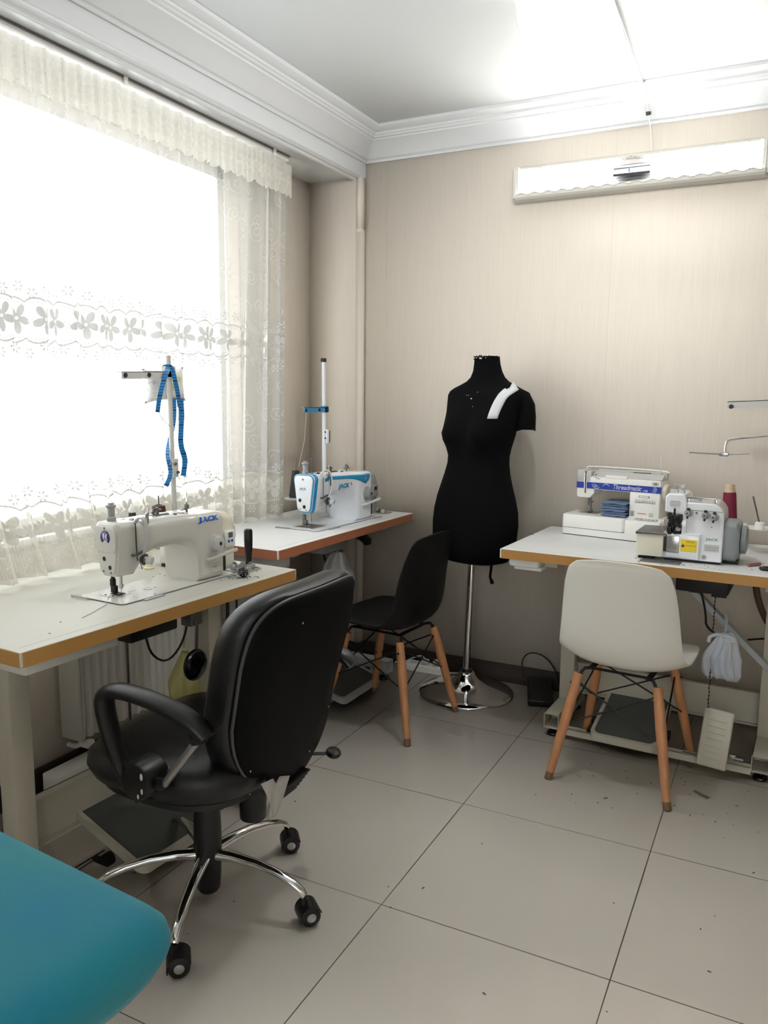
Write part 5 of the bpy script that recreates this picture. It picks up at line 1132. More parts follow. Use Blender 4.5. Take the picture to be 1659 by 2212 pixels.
# pencil line along both left tables' front edges is wear of the laminate
# far table: bobbins in its tray, small spool by the machine
for i, (a, c) in enumerate(((1.02, 0.12), (1.03, 0.15), (1.05, 0.13), (1.05, 0.17))):
    o = bob.copy(); C.objects.link(o); p_ = on(T2) @ Vector((a, c, 0.785+0.0108)); o.location = p_; o.rotation_euler = (0, 0, 0.5+i); o['label'] = 'steel bobbin in the tray at the far end of the corner table'; o['group'] = 'bobbins in the corner table tray'
q = Vector((-1.055, 0.735, 0.7852))
ts = thing('thread_cone', 'white thread cone on a red base behind the blue-trimmed machine', 'thread cone', (-1.06, 0.742, 0.8965), world=True)
MB().lathe([(0.028, 0.8965), (0.0285, 0.9), (0.0205, 0.985), (0.016, 0.99), (0.006, 0.99)], (-1.06, 0.742, 0)).build('winding', M['white_thread'], ts)
# ---------------------------------------------------------------- dowel-leg shell chairs
# local axes: +Y is forward, origin on the floor under the seat
def shell_point(u, v, P):
    # P: list of (y, z, halfwidth, lift) stations from the front lip to the top of the back
    n = len(P)-1; f = v*n; i = min(int(f), n-1); t = f-i
    def cr(k):
        a, b_, c, d = [P[max(0, min(n, i+o))][k] for o in (-1, 0, 1, 2)]
        return 0.5*((2*b_)+(c-a)*t+(2*a-5*b_+4*c-d)*t*t+(-a+3*b_-3*c+d)*t*t*t)
    y, z, hw, lift, fwd = cr(0), cr(1), cr(2), cr(3), cr(4)
    e = abs(u)**2.8
    return Vector((hw*u, y+fwd*e, z+lift*e))
def shell_chair(label, loc, rotz, shell_m, legtone, top=0.82):
    t = thing('dowel_leg_chair', label, 'chair', loc, rotz)
    #      y      z      hw     lift   fwd
    P = [(0.235, 0.420, 0.150, 0.000, -0.035), (0.225, 0.437, 0.190, 0.004, -0.022), (0.17, 0.440, 0.212, 0.012, -0.01), (0.08, 0.428, 0.222, 0.026, 0.0), (-0.02, 0.417, 0.224, 0.036, 0.01), (-0.09, 0.414, 0.222, 0.044, 0.015),
         (-0.150, 0.436, 0.216, 0.046, 0.030), (-0.180, 0.488, 0.209, 0.034, 0.042), (-0.192, 0.560, 0.203, 0.014, 0.044), (-0.200, 0.640, 0.196, 0.002, 0.040), (-0.210, 0.720, 0.186, -0.004, 0.032), (-0.218, 0.778, 0.172, -0.010, 0.024), (-0.2195, 0.797, 0.160, -0.012, 0.020), (-0.222, 0.812, 0.140, -0.012, 0.016)]
    NU, NV = 28, 60; rows = []
    for j in range(NV+1): rows.append([shell_point(-1+2*i/NU, j/NV, P) for i in range(NU+1)])
    sh = MB().sheet(rows).build('seat_shell', shell_m, t, smooth=0, solid=0.006)
    sh.modifiers['solid'].offset = -1
    sh.modifiers['solid'].thickness = 0.007
    bv = sh.modifiers.new('soft_edge', 'BEVEL'); bv.width = 0.002; bv.segments = 2; bv.limit_method = 'ANGLE'; bv.angle_limit = math.radians(50)
    tops = {}
    for sx in (-1, 1):
        for sy in (-1, 1):
            top_ = Vector((sx*0.135, sy*0.125-0.005, 0.383)); bot = Vector((sx*0.205, sy*0.213, 0.0))
            d = bot-top_
            lg = MB().cyl(top_+d*0.0, top_+d*0.35, 0.0165, 0.0185, n=14).cyl(top_+d*0.35, top_+d*0.93, 0.0185, 0.0138, n=14)
            lg.build('leg', legtone, t)
            tip = MB().cyl(top_+d*0.93, top_+d*0.998, 0.0140, 0.0132, n=14)
            for v in tip.bm.verts: v.co.z = max(v.co.z, 0.0003)
            tip.build('leg_tip', M['wood_worn'], t)
            tops[(sx, sy)] = (top_, d)
            br = MB().tube([top_+d*0.08+Vector((-sx*0.004, 0, 0)), top_+Vector((-sx*0.012, 0, 0.018)), Vector((sx*0.10, sy*0.11-0.005, 0.402))], 0.006, 8, 1)
            br.cyl(top_+d*0.10+Vector((-0.02*sx, 0, 0)), top_+d*0.10+Vector((0.02*sx, 0, 0)), 0.0045, n=8)
            br.build('leg_bracket', M['black_metal'], t)
    b = MB()
    ks = [(-1, -1), (1, -1), (1, 1), (-1, 1)]
    for a in range(4):
        p, q_ = ks[a], ks[(a+1) % 4]
        for m_, n_ in ((p, q_), (q_, p)):
            A = tops[m_][0]+tops[m_][1]*0.08; B = tops[n_][0]+tops[n_][1]*0.48
            b.tube([A, B], 0.0032, 6)
    b.build('wire_bracing', M['black_metal'], t)
    b = MB().box((-0.11, -0.12, 0.399), (0.11, -0.10, 0.403), 0.001).box((-0.11, 0.09, 0.399), (0.11, 0.11, 0.403), 0.001)
    for sx in (-1, 1): b.box((sx*0.1-0.01, -0.12, 0.397), (sx*0.1+0.01, 0.11, 0.402), 0.001)
    b.cyl((0, 0, 0.398), (0, 0, 0.41), 0.03)
    b.build('seat_mount', M['black_metal'], t)
    return t
M['wood_worn'] = mat('worn_wood_tip', rgb(112, 84, 62), 0.6, vary=0.2, vscale=60)
M['white_shell'] = mat('white_chair_shell', rgb(216, 213, 204), 0.34)
M['black_shell'] = mat('black_chair_shell', rgb(7, 8, 8), 0.5, spec=0.3)
M['wood_red'] = mat('red_beech_wood', rgb(176, 106, 64), 0.45, vary=0.15, vscale=9, stretch=(6, 6, 0.6))
shell_chair('white moulded chair with wooden dowel legs in front of the right table', (0.423, 0.505, 0), math.radians(-4.5), M['white_shell'], M['wood'])
shell_chair('black moulded chair with wooden dowel legs in front of the far corner table', (-0.548, 0.540, 0), math.radians(84.5), M['black_shell'], M['wood'])

# ---------------------------------------------------------------- black office chair: local X right, +Y forward
oc = thing('office_chair', 'worn black leather office chair with chrome five-star base, seen from behind', 'office chair', (-0.43, -0.785, 0), math.radians(90))
def sring(cx, cy, rx, ry, z, n=40, p=2.8): 
    out = []
    for i in range(n):
        a = 2*PI*i/n; c, s_ = math.cos(a), math.sin(a)
        out.append(Vector((cx+rx*abs(c)**(2/p)*(1 if c >= 0 else -1), cy+ry*abs(s_)**(2/p)*(1 if s_ >= 0 else -1), z)))
    return out
def dome(rings, f):
    for r in rings:
        for v in r: v.z += f(v)
    return rings
rings = [sring(0, 0.015, 0.10, 0.10, 0.385), sring(0, 0.015, 0.215, 0.215, 0.387), sring(0, 0.015, 0.245, 0.245, 0.402), sring(0, 0.015, 0.257, 0.257, 0.43), sring(0, 0.015, 0.252, 0.252, 0.458), sring(0, 0.015, 0.225, 0.225, 0.477), sring(0, 0.015, 0.16, 0.16, 0.484), sring(0, 0.015, 0.06, 0.06, 0.486), sring(0, 0.015, 0.004, 0.004, 0.486)]
def sf(v):
    return -0.03*max(0, (v.y-0.16)/0.11)**2 + (0.008*(abs(v.x)/0.25)**2 if v.z > 0.44 else 0)
seat = MB().loft(dome(rings, sf)).build('seat', M['leather'], oc, smooth=60)
b = MB(); rr = random.Random(2)      # worn creases in the leather
b.ball((-0.035, -0.050, 0.4862), (0.016, 0.010, 0.0022), 10, 6).ball((-0.058, -0.046, 0.4858), (0.012, 0.007, 0.002), 10, 6).ball((-0.012, -0.058, 0.4862), (0.012, 0.006, 0.002), 10, 6)
b.build('exposed_foam', mat('yellow_foam', rgb(196, 160, 70), 0.9), seat)['label'] = 'yellow foam showing through the torn leather'
MB().loft([sring(0, 0.015, 0.20, 0.20, 0.362), sring(0, 0.015, 0.222, 0.222, 0.372), sring(0, 0.015, 0.222, 0.222, 0.3868)]).build('seat_pan', M['black_plastic'], oc)
MB().box((-0.09, -0.12, 0.318), (0.09, 0.12, 0.3615), 0.008).build('tilt_mechanism', M['black_metal'], oc)
MB().cyl((0.035, -0.125, 0.37), (0.035, -0.125, 0.245), 0.037, 0.035, n=20, bev=0.004).build('spring_housing', M['black_plastic'], oc)
MB().tube([(0.05, 0.02, 0.335), (0.20, -0.06, 0.335), (0.275, -0.205, 0.340)], 0.005, 8, 1).build('height_lever', M['black_plastic'], oc)
lv = MB().ball((0.0, 0.0, 0.0), (0.022, 0.034, 0.012), 14, 8).xf(Matrix.Translation((0.285, -0.222, 0.342)) @ Matrix.Rotation(math.radians(-50), 4, 'Z')).build('lever_paddle', M['black_plastic'], oc)
# torn lining hanging under the back
b = MB(); rows = []
for j in range(7):
    k = j/6; rows.append([Vector((-0.095+0.12*i/4*(1-k*0.85)+0.03*k+0.006*math.sin(3*k+i), -0.246-0.010*math.sin(i*1.7+2*k), 0.425-0.105*k+0.012*math.sin(i*2.2)*(1-k)-0.035*i/4*(1-k))) for i in range(5)])
b.sheet(rows).build('torn_lining', mat('torn_lining_fabric', rgb(178, 174, 168), 0.8), oc, smooth=60, solid=0.001)['label'] = 'torn grey lining'

# backrest: leather cushion in front of a black shell
def back_plane(z): return -0.225-0.255*(z-0.40)          # local y of the shell plane
def outline(k, n=56):     # closed outline (x,z); k grows or shrinks it
    pts = []
    for i in range(n):
        a = 2*PI*i/n; c, s_ = math.cos(a), math.sin(a)
        if s_ >= 0: p, rx, rz, zc = 5.0, 0.238, 0.262, 0.642
        else: p, rx, rz, zc = 2.25, 0.238, 0.315, 0.642
        x = rx*abs(c)**(2/p)*(1 if c >= 0 else -1); z = zc+rz*abs(s_)**(2/p)*(1 if s_ >= 0 else -1)
        # slight waist
        x *= 1-0.05*math.exp(-((z-0.60)/0.10)**2)
        z0 = 0.63
        if z < 0.60: x += 0.105*((0.60-z)/0.27)**1.3
        pts.append((x*k[0]+0.018, z0+(z-z0)*k[1]))
    return pts
def bring(k, off, cup=0.0):
    out = []
    for x, z in outline(k):
        y = back_plane(z)+off + cup*((x-0.02)/0.24)**2*0.03
        if z > 0.82: y -= 1.2*(z-0.82)**2      # rolls back at the top
        out.append(Vector((x, y, z)))
    return out
MB().loft([bring((0.02, 0.02), -0.020), bring((0.5, 0.5), -0.019, .6), bring((0.85, 0.85), -0.012, .8), bring((0.95, 0.955), -0.004, 1), bring((0.975, 0.98), 0.006, 1), bring((0.975, 0.98), 0.014, 1)]).build('back_shell', M['shell_fabric'], oc, smooth=60)
cush = [bring((0.955, 0.96), 0.0142, 1), bring((0.985, 0.985), 0.016, 1), bring((1.01, 1.01), 0.028, 1), bring((1.02, 1.02), 0.050, 1), bring((1.0, 1.005), 0.078, 1), bring((0.93, 0.95), 0.098, 1), bring((0.75, 0.78), 0.108, 1), bring((0.4, 0.4), 0.108, .6), bring((0.02, 0.02), 0.106)]
MB().loft(cush).build('back_cushion', M['leather'], oc, smooth=60)
pp = [v for v in bring((0.968, 0.972), 0.006, 1)]
MB().tube(pp+[pp[0]], 0.0042, 6).build('piping', M['grey_piping'] if 'grey_piping' in M else mat('worn_piping', rgb(62, 63, 66), 0.4), oc)
b = MB()
for x, z in ((0.17, 0.53), (-0.07, 0.83), (0.12, 0.42), (-0.14, 0.42), (-0.16, 0.49)):
    b.ball((x, back_plane(z)-0.017, z), (0.0025, 0.0015, 0.0025), 8, 4)
b.build('shell_rivet', M['grey_plastic'], oc)
MB().strap([(0.07, -0.06, 0.345), (0.08, -0.16, 0.345), (0.085, -0.195, 0.36), (0.085, -0.205, 0.42)], (1, 0, 0), 0.075, 0.012, 2).build('back_bracket', M['black_metal'], oc)
b = MB()       # ribbed bellows of the bracket
for k in range(6): b.box((0.03+0.006*k, -0.235+0.006*k, 0.352-0.0095*k), (0.145-0.004*k, -0.17+0.006*k, 0.358-0.0095*k), 0.003)
b.build('bracket_bellows', M['black_plastic'], oc)
# arms
for s_ in (-1, 1):
    ax = -0.272 if s_ < 0 else 0.300
    rx = 0.0 if s_ < 0 else -0.047
    pts = [(ax*0.98, 0.005, 0.455), (ax*1.0, 0.030, 0.50), (ax*1.01, 0.052, 0.57), (ax*1.01, 0.070, 0.645), (ax*1.0, 0.045, 0.668), (ax, -0.02, 0.672), (ax, -0.12, 0.660), (ax*0.99, -0.20+rx, 0.634), (ax*0.985, -0.232+rx, 0.606)]
    ar = MB().tube(pts, [0.019, 0.021, 0.023, 0.025, 0.025, 0.025, 0.026, 0.027, 0.022], 12, 2, flat=((1, 0, 0), 1.15, 0.72)).build('armrest', M['black_plastic'], oc, smooth=60)
    MB().cyl((ax*0.985, -0.200, 0.625), (ax*0.985, -0.210, 0.590), 0.021, 0.019, n=16, bev=0.003).build('tube_socket', M['black_plastic'], ar)
    MB().cyl((ax*0.985, -0.208, 0.600), (ax*0.985, -0.104, 0.468), 0.0095, n=14).build('chrome_strut', M['dull_chrome'] if 'dull_chrome' in M else mat('dull_chrome', rgb(170, 170, 170), 0.3, 1.0), ar)
    MB().cyl((math.copysign(0.218, ax), -0.032, 0.464), (ax*1.06, -0.032, 0.464), 0.046, 0.044, n=26, bev=0.006).build('pivot_disc', M['black_plastic'], ar)
    MB().tube([(ax*0.985, -0.108, 0.472), (ax*0.97, -0.085, 0.462), (ax*0.95, -0.05, 0.462)], 0.014, 10, 1).tube([(ax*0.98, 0.010, 0.470), (ax*0.975, 0.0, 0.465), (ax*0.96, -0.02, 0.464)], 0.013, 10, 1).build('arm_joint', M['black_plastic'], ar)
    if s_ < 0:
        b = MB()
        for a, r_, e in ((140, 0.030, 0.009), (215, 0.028, 0.007), (250, 0.033, 0.006)):
            b.ball((ax*1.06-0.0005, -0.032+r_*math.cos(math.radians(a)), 0.464+r_*math.sin(math.radians(a))), (0.0015, e*0.5, e), 8, 5)
        b.build('disc_chips', M['paper'], ar)
MB().box((-0.25, -0.05, 0.40), (0.25, -0.01, 0.4115), 0.003).build('arm_crossbar', M['black_metal'], oc)
# column and base
MB().lathe([(0.026, 0.022), (0.031, 0.03), (0.034, 0.07), (0.036, 0.12), (0.037, 0.17), (0.036, 0.22), (0.034, 0.26), (0.031, 0.30), (0.030, 0.318)], n=28).build('column_cover', M['black_plastic'], oc)
for k in range(5):
    a = math.radians(-66.5+72*k-90)
    d = Vector((math.cos(a), math.sin(a), 0)); s0 = Vector((-d.y, d.x, 0))
    ring = []
    for r, z, w_, h_ in ((0.030, 0.128, 0.017, 0.016), (0.08, 0.132, 0.016, 0.015), (0.15, 0.129, 0.014, 0.013), (0.21, 0.117, 0.013, 0.012), (0.255, 0.101, 0.0125, 0.011), (0.282, 0.085, 0.012, 0.010), (0.290, 0.074, 0.010, 0.008)):
        sl = Vector((0, 0, 1)) if r < 0.2 else (Vector((0, 0, 1))+d*((r-0.2)*9)).normalized()
        ring.append([d*r+Vector((0, 0, z))+s0*(w_*math.cos(2*PI*i/14))+sl*(h_*(math.sin(2*PI*i/14) if math.sin(2*PI*i/14) > -0.5 else -0.5)) for i in range(14)])
    MB().loft(ring).build('base_spoke', M['chrome'], oc, smooth=50)
    # caster, trailing outwards a little
    tw = math.radians((-48, -40, -50, 128, -35)[k]); u = Vector((math.cos(tw), math.sin(tw), 0)); wv = Vector((-u.y, u.x, 0))
    c = d*0.290+u*0.010+Vector((0, 0, 0.0265))
    b = MB()
    for sg_ in (-1, 1): b.cyl(c+wv*(0.006*sg_), c+wv*(0.026*sg_), 0.026, n=22, bev=0.004)
    cs = b.build('caster', M['black_plastic'], oc)
    b = MB(); hood = []
    for sg_ in (-1, 1):
        hood.append([c+wv*(0.0285*sg_)+(u*math.cos(math.radians(q_))+Vector((0, 0, 1))*math.sin(math.radians(q_)))*0.0295 for q_ in range(20, 201, 15)])
    inner = [[c+wv*(0.0285*sg_)+(u*math.cos(math.radians(q_))+Vector((0, 0, 1))*math.sin(math.radians(q_)))*0.0265 for q_ in range(200, 19, -15)] for sg_ in (-1, 1)]
    b.loft([hood[0]+inner[0], hood[1]+inner[1]]); b.cyl(d*0.290+Vector((0, 0, 0.05)), d*0.290+Vector((0, 0, 0.072)), 0.008, n=12)
    b.build('caster_hood', M['black_plastic'], cs)
    for sg_ in (-1, 1): MB().lathe([(0.0125, 0.0), (0.012, 0.0015), (0.006, 0.003), (0.0005, 0.0034)], c+wv*(0.0262*sg_), wv*sg_, 18).build('hub_cap', M['steel'], cs)

# ---------------------------------------------------------------- dress form
DF = Vector((-0.36, 0.957, 0))
df = thing('dress_form', 'black fabric dress form on a chrome stand against the back wall', 'dress form', DF, world=True)
cx0, cx1 = -0.348, -0.306     # the torso leans a little
def fx(z): return cx0+(cx1-cx0)*(z-0.62)/0.89
yaw = math.radians(-17)       # faces a little to the left
# z, half width, half depth, forward shift
T = [(0.618, 0.02, 0.02, 0), (0.620, 0.13, 0.085, 0), (0.632, 0.168, 0.108, 0), (0.665, 0.188, 0.120, 0.0), (0.72, 0.200, 0.128, 0), (0.79, 0.2035, 0.130, 0), (0.85, 0.199, 0.126, 0.002), (0.91, 0.186, 0.115, 0.006), (0.96, 0.170, 0.106, 0.008), (1.01, 0.155, 0.098, 0.008), (1.055, 0.1445, 0.094, 0.006), (1.09, 0.142, 0.094, 0.006), (1.125, 0.148, 0.099, 0.008), (1.16, 0.158, 0.106, 0.010), (1.19, 0.165, 0.110, 0.010), (1.23, 0.168, 0.110, 0.006), (1.28, 0.170, 0.106, 0), (1.325, 0.178, 0.098, -0.006), (1.352, 0.184, 0.088, -0.010), (1.370, 0.180, 0.078, -0.014), (1.383, 0.164, 0.069, -0.018), (1.398, 0.130, 0.062, -0.020), (1.412, 0.100, 0.057, -0.021), (1.430, 0.078, 0.054, -0.020), (1.455, 0.064, 0.051, -0.016), (1.485, 0.0565, 0.0485, -0.010), (1.512, 0.0535, 0.047, -0.006)]
rings = []; N = 64
for z, w_, d_, sft in T:
    r = []
    for i in range(N):
        a = 2*PI*i/N; c, s_ = math.cos(a), math.sin(a); p = 2.25
        x = w_*abs(c)**(2/p)*(1 if c >= 0 else -1); y = d_*abs(s_)**(2/p)*(1 if s_ >= 0 else -1)
        if y < 0:      # bust on the front (-y)
            for sx in (-1, 1):
                g = math.exp(-((x-sx*0.082)/0.052)**2-((z-1.185)/0.062)**2); y -= 0.047*g
            y += 0.010*math.exp(-(x/0.02)**2-((z-1.19)/0.08)**2)
        y -= sft*1.0
        X_ = x*math.cos(yaw)-y*math.sin(yaw); Y_ = x*math.sin(yaw)+y*math.cos(yaw)
        kx = math.cos(yaw)
        r.append(Vector((fx(z)+X_/ (kx*1.0 + 0.02), 0.957+Y_, z)))
    rings.append(r)
tor = MB().loft(rings).build('torso', M['form_fabric'], df, smooth=70)
b = MB(); rr = random.Random(8)     # frayed neck cap showing white stuffing
b.lathe([(0.052, 1.512), (0.053, 1.516), (0.045, 1.519), (0.001, 1.518)], (fx(1.51), 0.963, 0), n=24)
b.build('neck_cap', M['black_plastic'], df)
b = MB()
for k in range(16):
    a = rr.uniform(0, 2*PI); d = rr.uniform(0.0, 0.036); b.ball((fx(1.51)+d*math.cos(a), 0.96+d*math.sin(a)*0.8, 1.519), (rr.uniform(.004, .010), rr.uniform(.004, .009), 0.0035), 8, 5)
b.build('stuffing', M['white_thread'], tor)
b = MB()
for k in range(9):
    a = rr.uniform(-2.6, -0.5); b.ball((fx(1.51)+0.0535*math.cos(a), 0.9625+0.0475*math.sin(a), 1.512+rr.uniform(-0.005, 0.005)), (rr.uniform(.004, .009), 0.003, rr.uniform(.002, .004)), 8, 5)
b.build('neck_scraps', M['paper'], tor)
b = MB()
for k in range(40):
    a = 2*PI*k/40; b.ball((fx(1.51)+0.0535*math.cos(a), 0.961+0.047*math.sin(a), 1.513+rr.uniform(-0.004, 0.004)), (0.004, 0.004, rr.uniform(0.003, 0.007)), 6, 4)
b.build('frayed_edge', M['form_fabric'], tor)
# short sleeve set on the right shoulder
sl = []
for (x, y, z, rx, rz, tilt) in ((-0.185, 0.99, 1.345, 0.02, 0.035, 0), (-0.165, 0.985, 1.345, 0.03, 0.055, 10), (-0.138, 0.975, 1.325, 0.035, 0.064, 25), (-0.122, 0.965, 1.29, 0.036, 0.06, 50), (-0.121, 0.96, 1.250, 0.034, 0.060, 68), (-0.124, 0.957, 1.205, 0.034, 0.062, 84)):
    ring = []
    for i in range(20):
        a = 2*PI*i/20; la = rz*math.cos(a); lb = rx*math.sin(a)*1.35
        tt = math.radians(tilt); n_ = Vector((-math.sin(tt)*0, 1, 0)); up = Vector((math.sin(tt), 0, math.cos(tt)))
        zz = (0.016*abs(math.sin(a))-0.006)*(1 if tilt > 70 else 0)
        ring.append(Vector((x, y, z+zz))+up*la*0.72+n_*lb)
    sl.append(ring)
MB().loft(sl, caps=True).build('sleeve', M['form_fabric'], df, smooth=60)
MB().cyl((fx(0.62)-0.0, 0.957, 0.618), (-0.361, 0.957, 0.105), 0.0165, n=20).build('pole', M['chrome'], df)
MB().lathe([(0.019, 0.100), (0.026, 0.101), (0.026, 0.111), (0.019, 0.113)], DF).build('pole_collar', M['black_plastic'], df)
MB().lathe([(0.215, 0.0005), (0.216, 0.004), (0.212, 0.008), (0.17, 0.017), (0.12, 0.030), (0.085, 0.044), (0.055, 0.066), (0.040, 0.086), (0.032, 0.100), (0.01, 0.101)], DF, n=64).build('base_disc', M['chrome'], df, smooth=60)
MB().strap([(-0.245, 0.93, 0.625), (-0.247, 0.925, 0.59), (-0.25, 0.925, 0.555), (-0.24, 0.925, 0.545), (-0.238, 0.925, 0.53)], (1, 0.2, 0), 0.012, 0.003, 1).ball((-0.241, 0.925, 0.540), (0.010, 0.006, 0.010), 8, 5).build('drawstring', M['form_fabric'], df)
# ---------------------------------------------------------------- paper strip and pins on the dress form (laid on its surface)
def front_y(x, z):
    """front surface of the dress form at x, z (closest to the camera side)"""
    best = 9
    for (ra, rb) in zip(rings, rings[1:]):
        if ra[0].z <= z <= rb[0].z:
            k = (z-ra[0].z)/max(1e-6, rb[0].z-ra[0].z); n = len(ra)
            pts = [ra[i].lerp(rb[i], k) for i in range(n)]
            for i in range(n):
                a, b_ = pts[i], pts[(i+1) % n]
                if min(a.x, b_.x) <= x <= max(a.x, b_.x) and abs(a.x-b_.x) > 1e-6:
                    y = a.y+(b_.y-a.y)*(x-a.x)/(b_.x-a.x)
                    best = min(best, y)
    return best
pl_ = [(-0.172, 1.420), (-0.180, 1.405), (-0.195, 1.388), (-0.212, 1.362), (-0.226, 1.335), (-0.236, 1.305), (-0.243, 1.28), (-0.246, 1.262)]
wd = [(0.020, 0.020), (0.021, 0.018), (0.021, 0.018), (0.022, 0.013), (0.023, 0.008), (0.022, 0.005), (0.021, 0.003), (0.021, -0.001)]
pl_ = [(-0.150, 1.394), (-0.166, 1.381), (-0.184, 1.365), (-0.197, 1.348), (-0.208, 1.324), (-0.217, 1.300), (-0.224, 1.276), (-0.227, 1.256)]
wd = [(0.013, -0.017), (0.014, -0.016), (0.016, -0.013), (0.018, -0.010), (0.020, -0.007), (0.0205, -0.004), (0.0205, -0.002), (0.020, 0.000)]
rows = []
for (x, z), (a, c) in zip(pl_, wd):
    row = []
    for k in range(5):
        s_ = -1+k*0.5; xx = x+a*s_; zz = z+c*s_; y = front_y(xx, zz)
        row.append(Vector((xx, (y if y < 5 else 0.9)-0.004, zz)))
    rows.append(row)
tag(MB().sheet(rows).build('paper_strip', M['paper'], origin=(-0.2, 0.87, 1.33), smooth=50, solid=0.0008), 'curved white paper strip pinned over the shoulder of the black dress form', 'paper strip')
pinp = None
for i, (x, z) in enumerate(((-0.338, 1.338), (-0.366, 1.352), (-0.325, 1.305), (-0.195, 1.315), (-0.355, 1.352), (-0.315, 1.365))):
    if pinp is None:
        pinp = MB().ball((0, -0.003, 0), 0.0032, 10, 6).cyl((0, 0, 0), (0, 0.012, 0), 0.0006, n=5).build('dressmaker_pin', M['paper']); o = pinp
    else:
        o = pinp.copy(); C.objects.link(o); o.scale = (0.5,)*3
    o.location = (x, front_y(x, z)-0.001, z)
    tag(o, 'white-headed pin in the chest of the black dress form' if i == 0 else 'tiny pin head in the upper chest of the black dress form', 'pin', None if i == 0 else 'small pins in the dress form')

# ---------------------------------------------------------------- plastic bags
def bag_mat(name, col, a):
    m = bpy.data.materials.new(name); m.use_nodes = True; nt = m.node_tree; p = nt.nodes['Principled BSDF']
    p.inputs['Base Color'].default_value = col; p.inputs['Roughness'].default_value = 0.32
    tr = nt.nodes.new('ShaderNodeBsdfTransparent'); mx = nt.nodes.new('ShaderNodeMixShader'); mx.inputs[0].default_value = a
    nt.links.new(tr.outputs[0], mx.inputs[1]); nt.links.new(p.outputs[0], mx.inputs[2]); nt.links.new(mx.outputs[0], nt.nodes['Material Output'].inputs[0]); return m
def bag(name, parent, m, c, top, h, wx, wy, seed, n=48, mm=22, neck=0.25):
    rr = random.Random(seed); ph = [rr.uniform(0, 6) for _ in range(8)]
    rings_ = []
    for j in range(mm+1):
        k = j/mm; z = top-h*k
        prof_ = neck+(1-neck)*min(1, (k/0.55))**0.75 if k < 0.9 else 1-(k-0.9)*1.6
        r_ = []
        for i in range(n):
            a = 2*PI*i/n
            cr = 1+0.16*math.sin(5*a+ph[0]+2*k)*(1-0.4*k)+0.08*math.sin(11*a+ph[1]-3*k)+0.05*math.sin(17*a+ph[2]+7*k)
            r_.append(Vector((c[0]+wx*prof_*cr*math.cos(a)+0.006*math.sin(6*k+ph[3]), c[1]+wy*prof_*cr*math.sin(a), z+0.006*math.sin(3*a+ph[4])*k+0.004*math.sin(9*a+ph[5]))))
        rings_.append(r_)
    return MB().loft(rings_).build(name, m, parent, smooth=0)
bg1 = thing('plastic_bag', 'white translucent plastic bag knotted to the stay under the right table', 'plastic bag', (0.725, 0.66, 0.53), world=True)
wb = bag_mat('white_film', rgb(222, 228, 236), 0.55)
bag('bag_body', bg1, wb, (0.725, 0.665), 0.520, 0.165, 0.060, 0.045, 4)
bag('bag_contents', bg1, mat('pale_blue_cloth', rgb(160, 180, 208), 0.8), (0.722, 0.668), 0.455, 0.09, 0.034, 0.028, 9, 24, 12, 0.6)
b = MB().tube([(0.72, 0.655, 0.505), (0.735, 0.64, 0.515), (0.762, 0.64, 0.505), (0.755, 0.645, 0.495), (0.73, 0.645, 0.500)], 0.008, 8, 2).tube([(0.72, 0.66, 0.51), (0.70, 0.655, 0.513), (0.678, 0.655, 0.500), (0.675, 0.66, 0.48)], 0.007, 8, 2)
b.tube([(0.725, 0.66, 0.51), (0.727, 0.70, 0.53), (0.724, 0.75, 0.55), (0.718, 0.79, 0.555)], 0.006, 8, 1)
b.build('knot', wb, bg1)
bg2 = thing('plastic_bag', 'yellow translucent plastic bag hanging under the near table', 'plastic bag', (-0.86, -0.36, 0.55), world=True)
bag('bag_body', bg2, bag_mat('yellow_film', rgb(206, 200, 120), 0.6), (-0.86, -0.37), 0.50, 0.21, 0.05, 0.045, 12, neck=0.2)
MB().tube([(-0.86, -0.37, 0.51), (-0.86, -0.36, 0.60), (-0.855, -0.35, 0.70)], 0.004, 8, 1).build('handle', bpy.data.materials['yellow_film'], bg2)
bg3 = thing('plastic_bag', 'white carrier bag with red print hanging from the corner table, behind the black chair', 'plastic bag', (-0.865, 0.66, 0.66), world=True)
bag('bag_body', bg3, mat('white_bag', rgb(205, 205, 205), 0.4), (-0.865, 0.655), 0.66, 0.19, 0.05, 0.085, 21, neck=0.35)
MB().tube([(-0.865, 0.65, 0.65), (-0.87, 0.65, 0.70), (-0.875, 0.66, 0.748)], 0.005, 8, 1).build('handle', bpy.data.materials['white_bag'], bg3)
MB().box((-0.818, 0.615, 0.53), (-0.814, 0.64, 0.545), 0.001).build('red_print', mat('bag_red', rgb(200, 50, 70), 0.5), bg3)

# ---------------------------------------------------------------- on the floor by the back wall
ps = thing('power_strip', 'white power strip on the floor behind the dress form base', 'power strip', (-0.645, 1.130, 0), 0.0)
MB().loft([[Vector((x, y, z)) for x, y in rrect(-0.105, 0.105, -0.032, 0.032, 0.02, 5)] for z in (0.001, 0.03)]).loft([[Vector((x, y, z)) for x, y in rrect(-0.100, 0.100, -0.028, 0.028, 0.02, 5)] for z in (0.03, 0.036)]).build('body', M['white_plastic'], ps, smooth=40)
b = MB()
for k in range(3): b.lathe([(0.019, 0.0361), (0.019, 0.0372), (0.016, 0.0372), (0.016, 0.0362)], (-0.06+0.06*k, 0, 0), n=20)
b.build('socket', M['light_grey'], ps)
MB().box((0.045, -0.012, 0.037), (0.075, 0.014, 0.065), 0.006).box((-0.015, -0.014, 0.037), (0.02, 0.014, 0.06), 0.006).build('plug', M['light_grey'], ps)
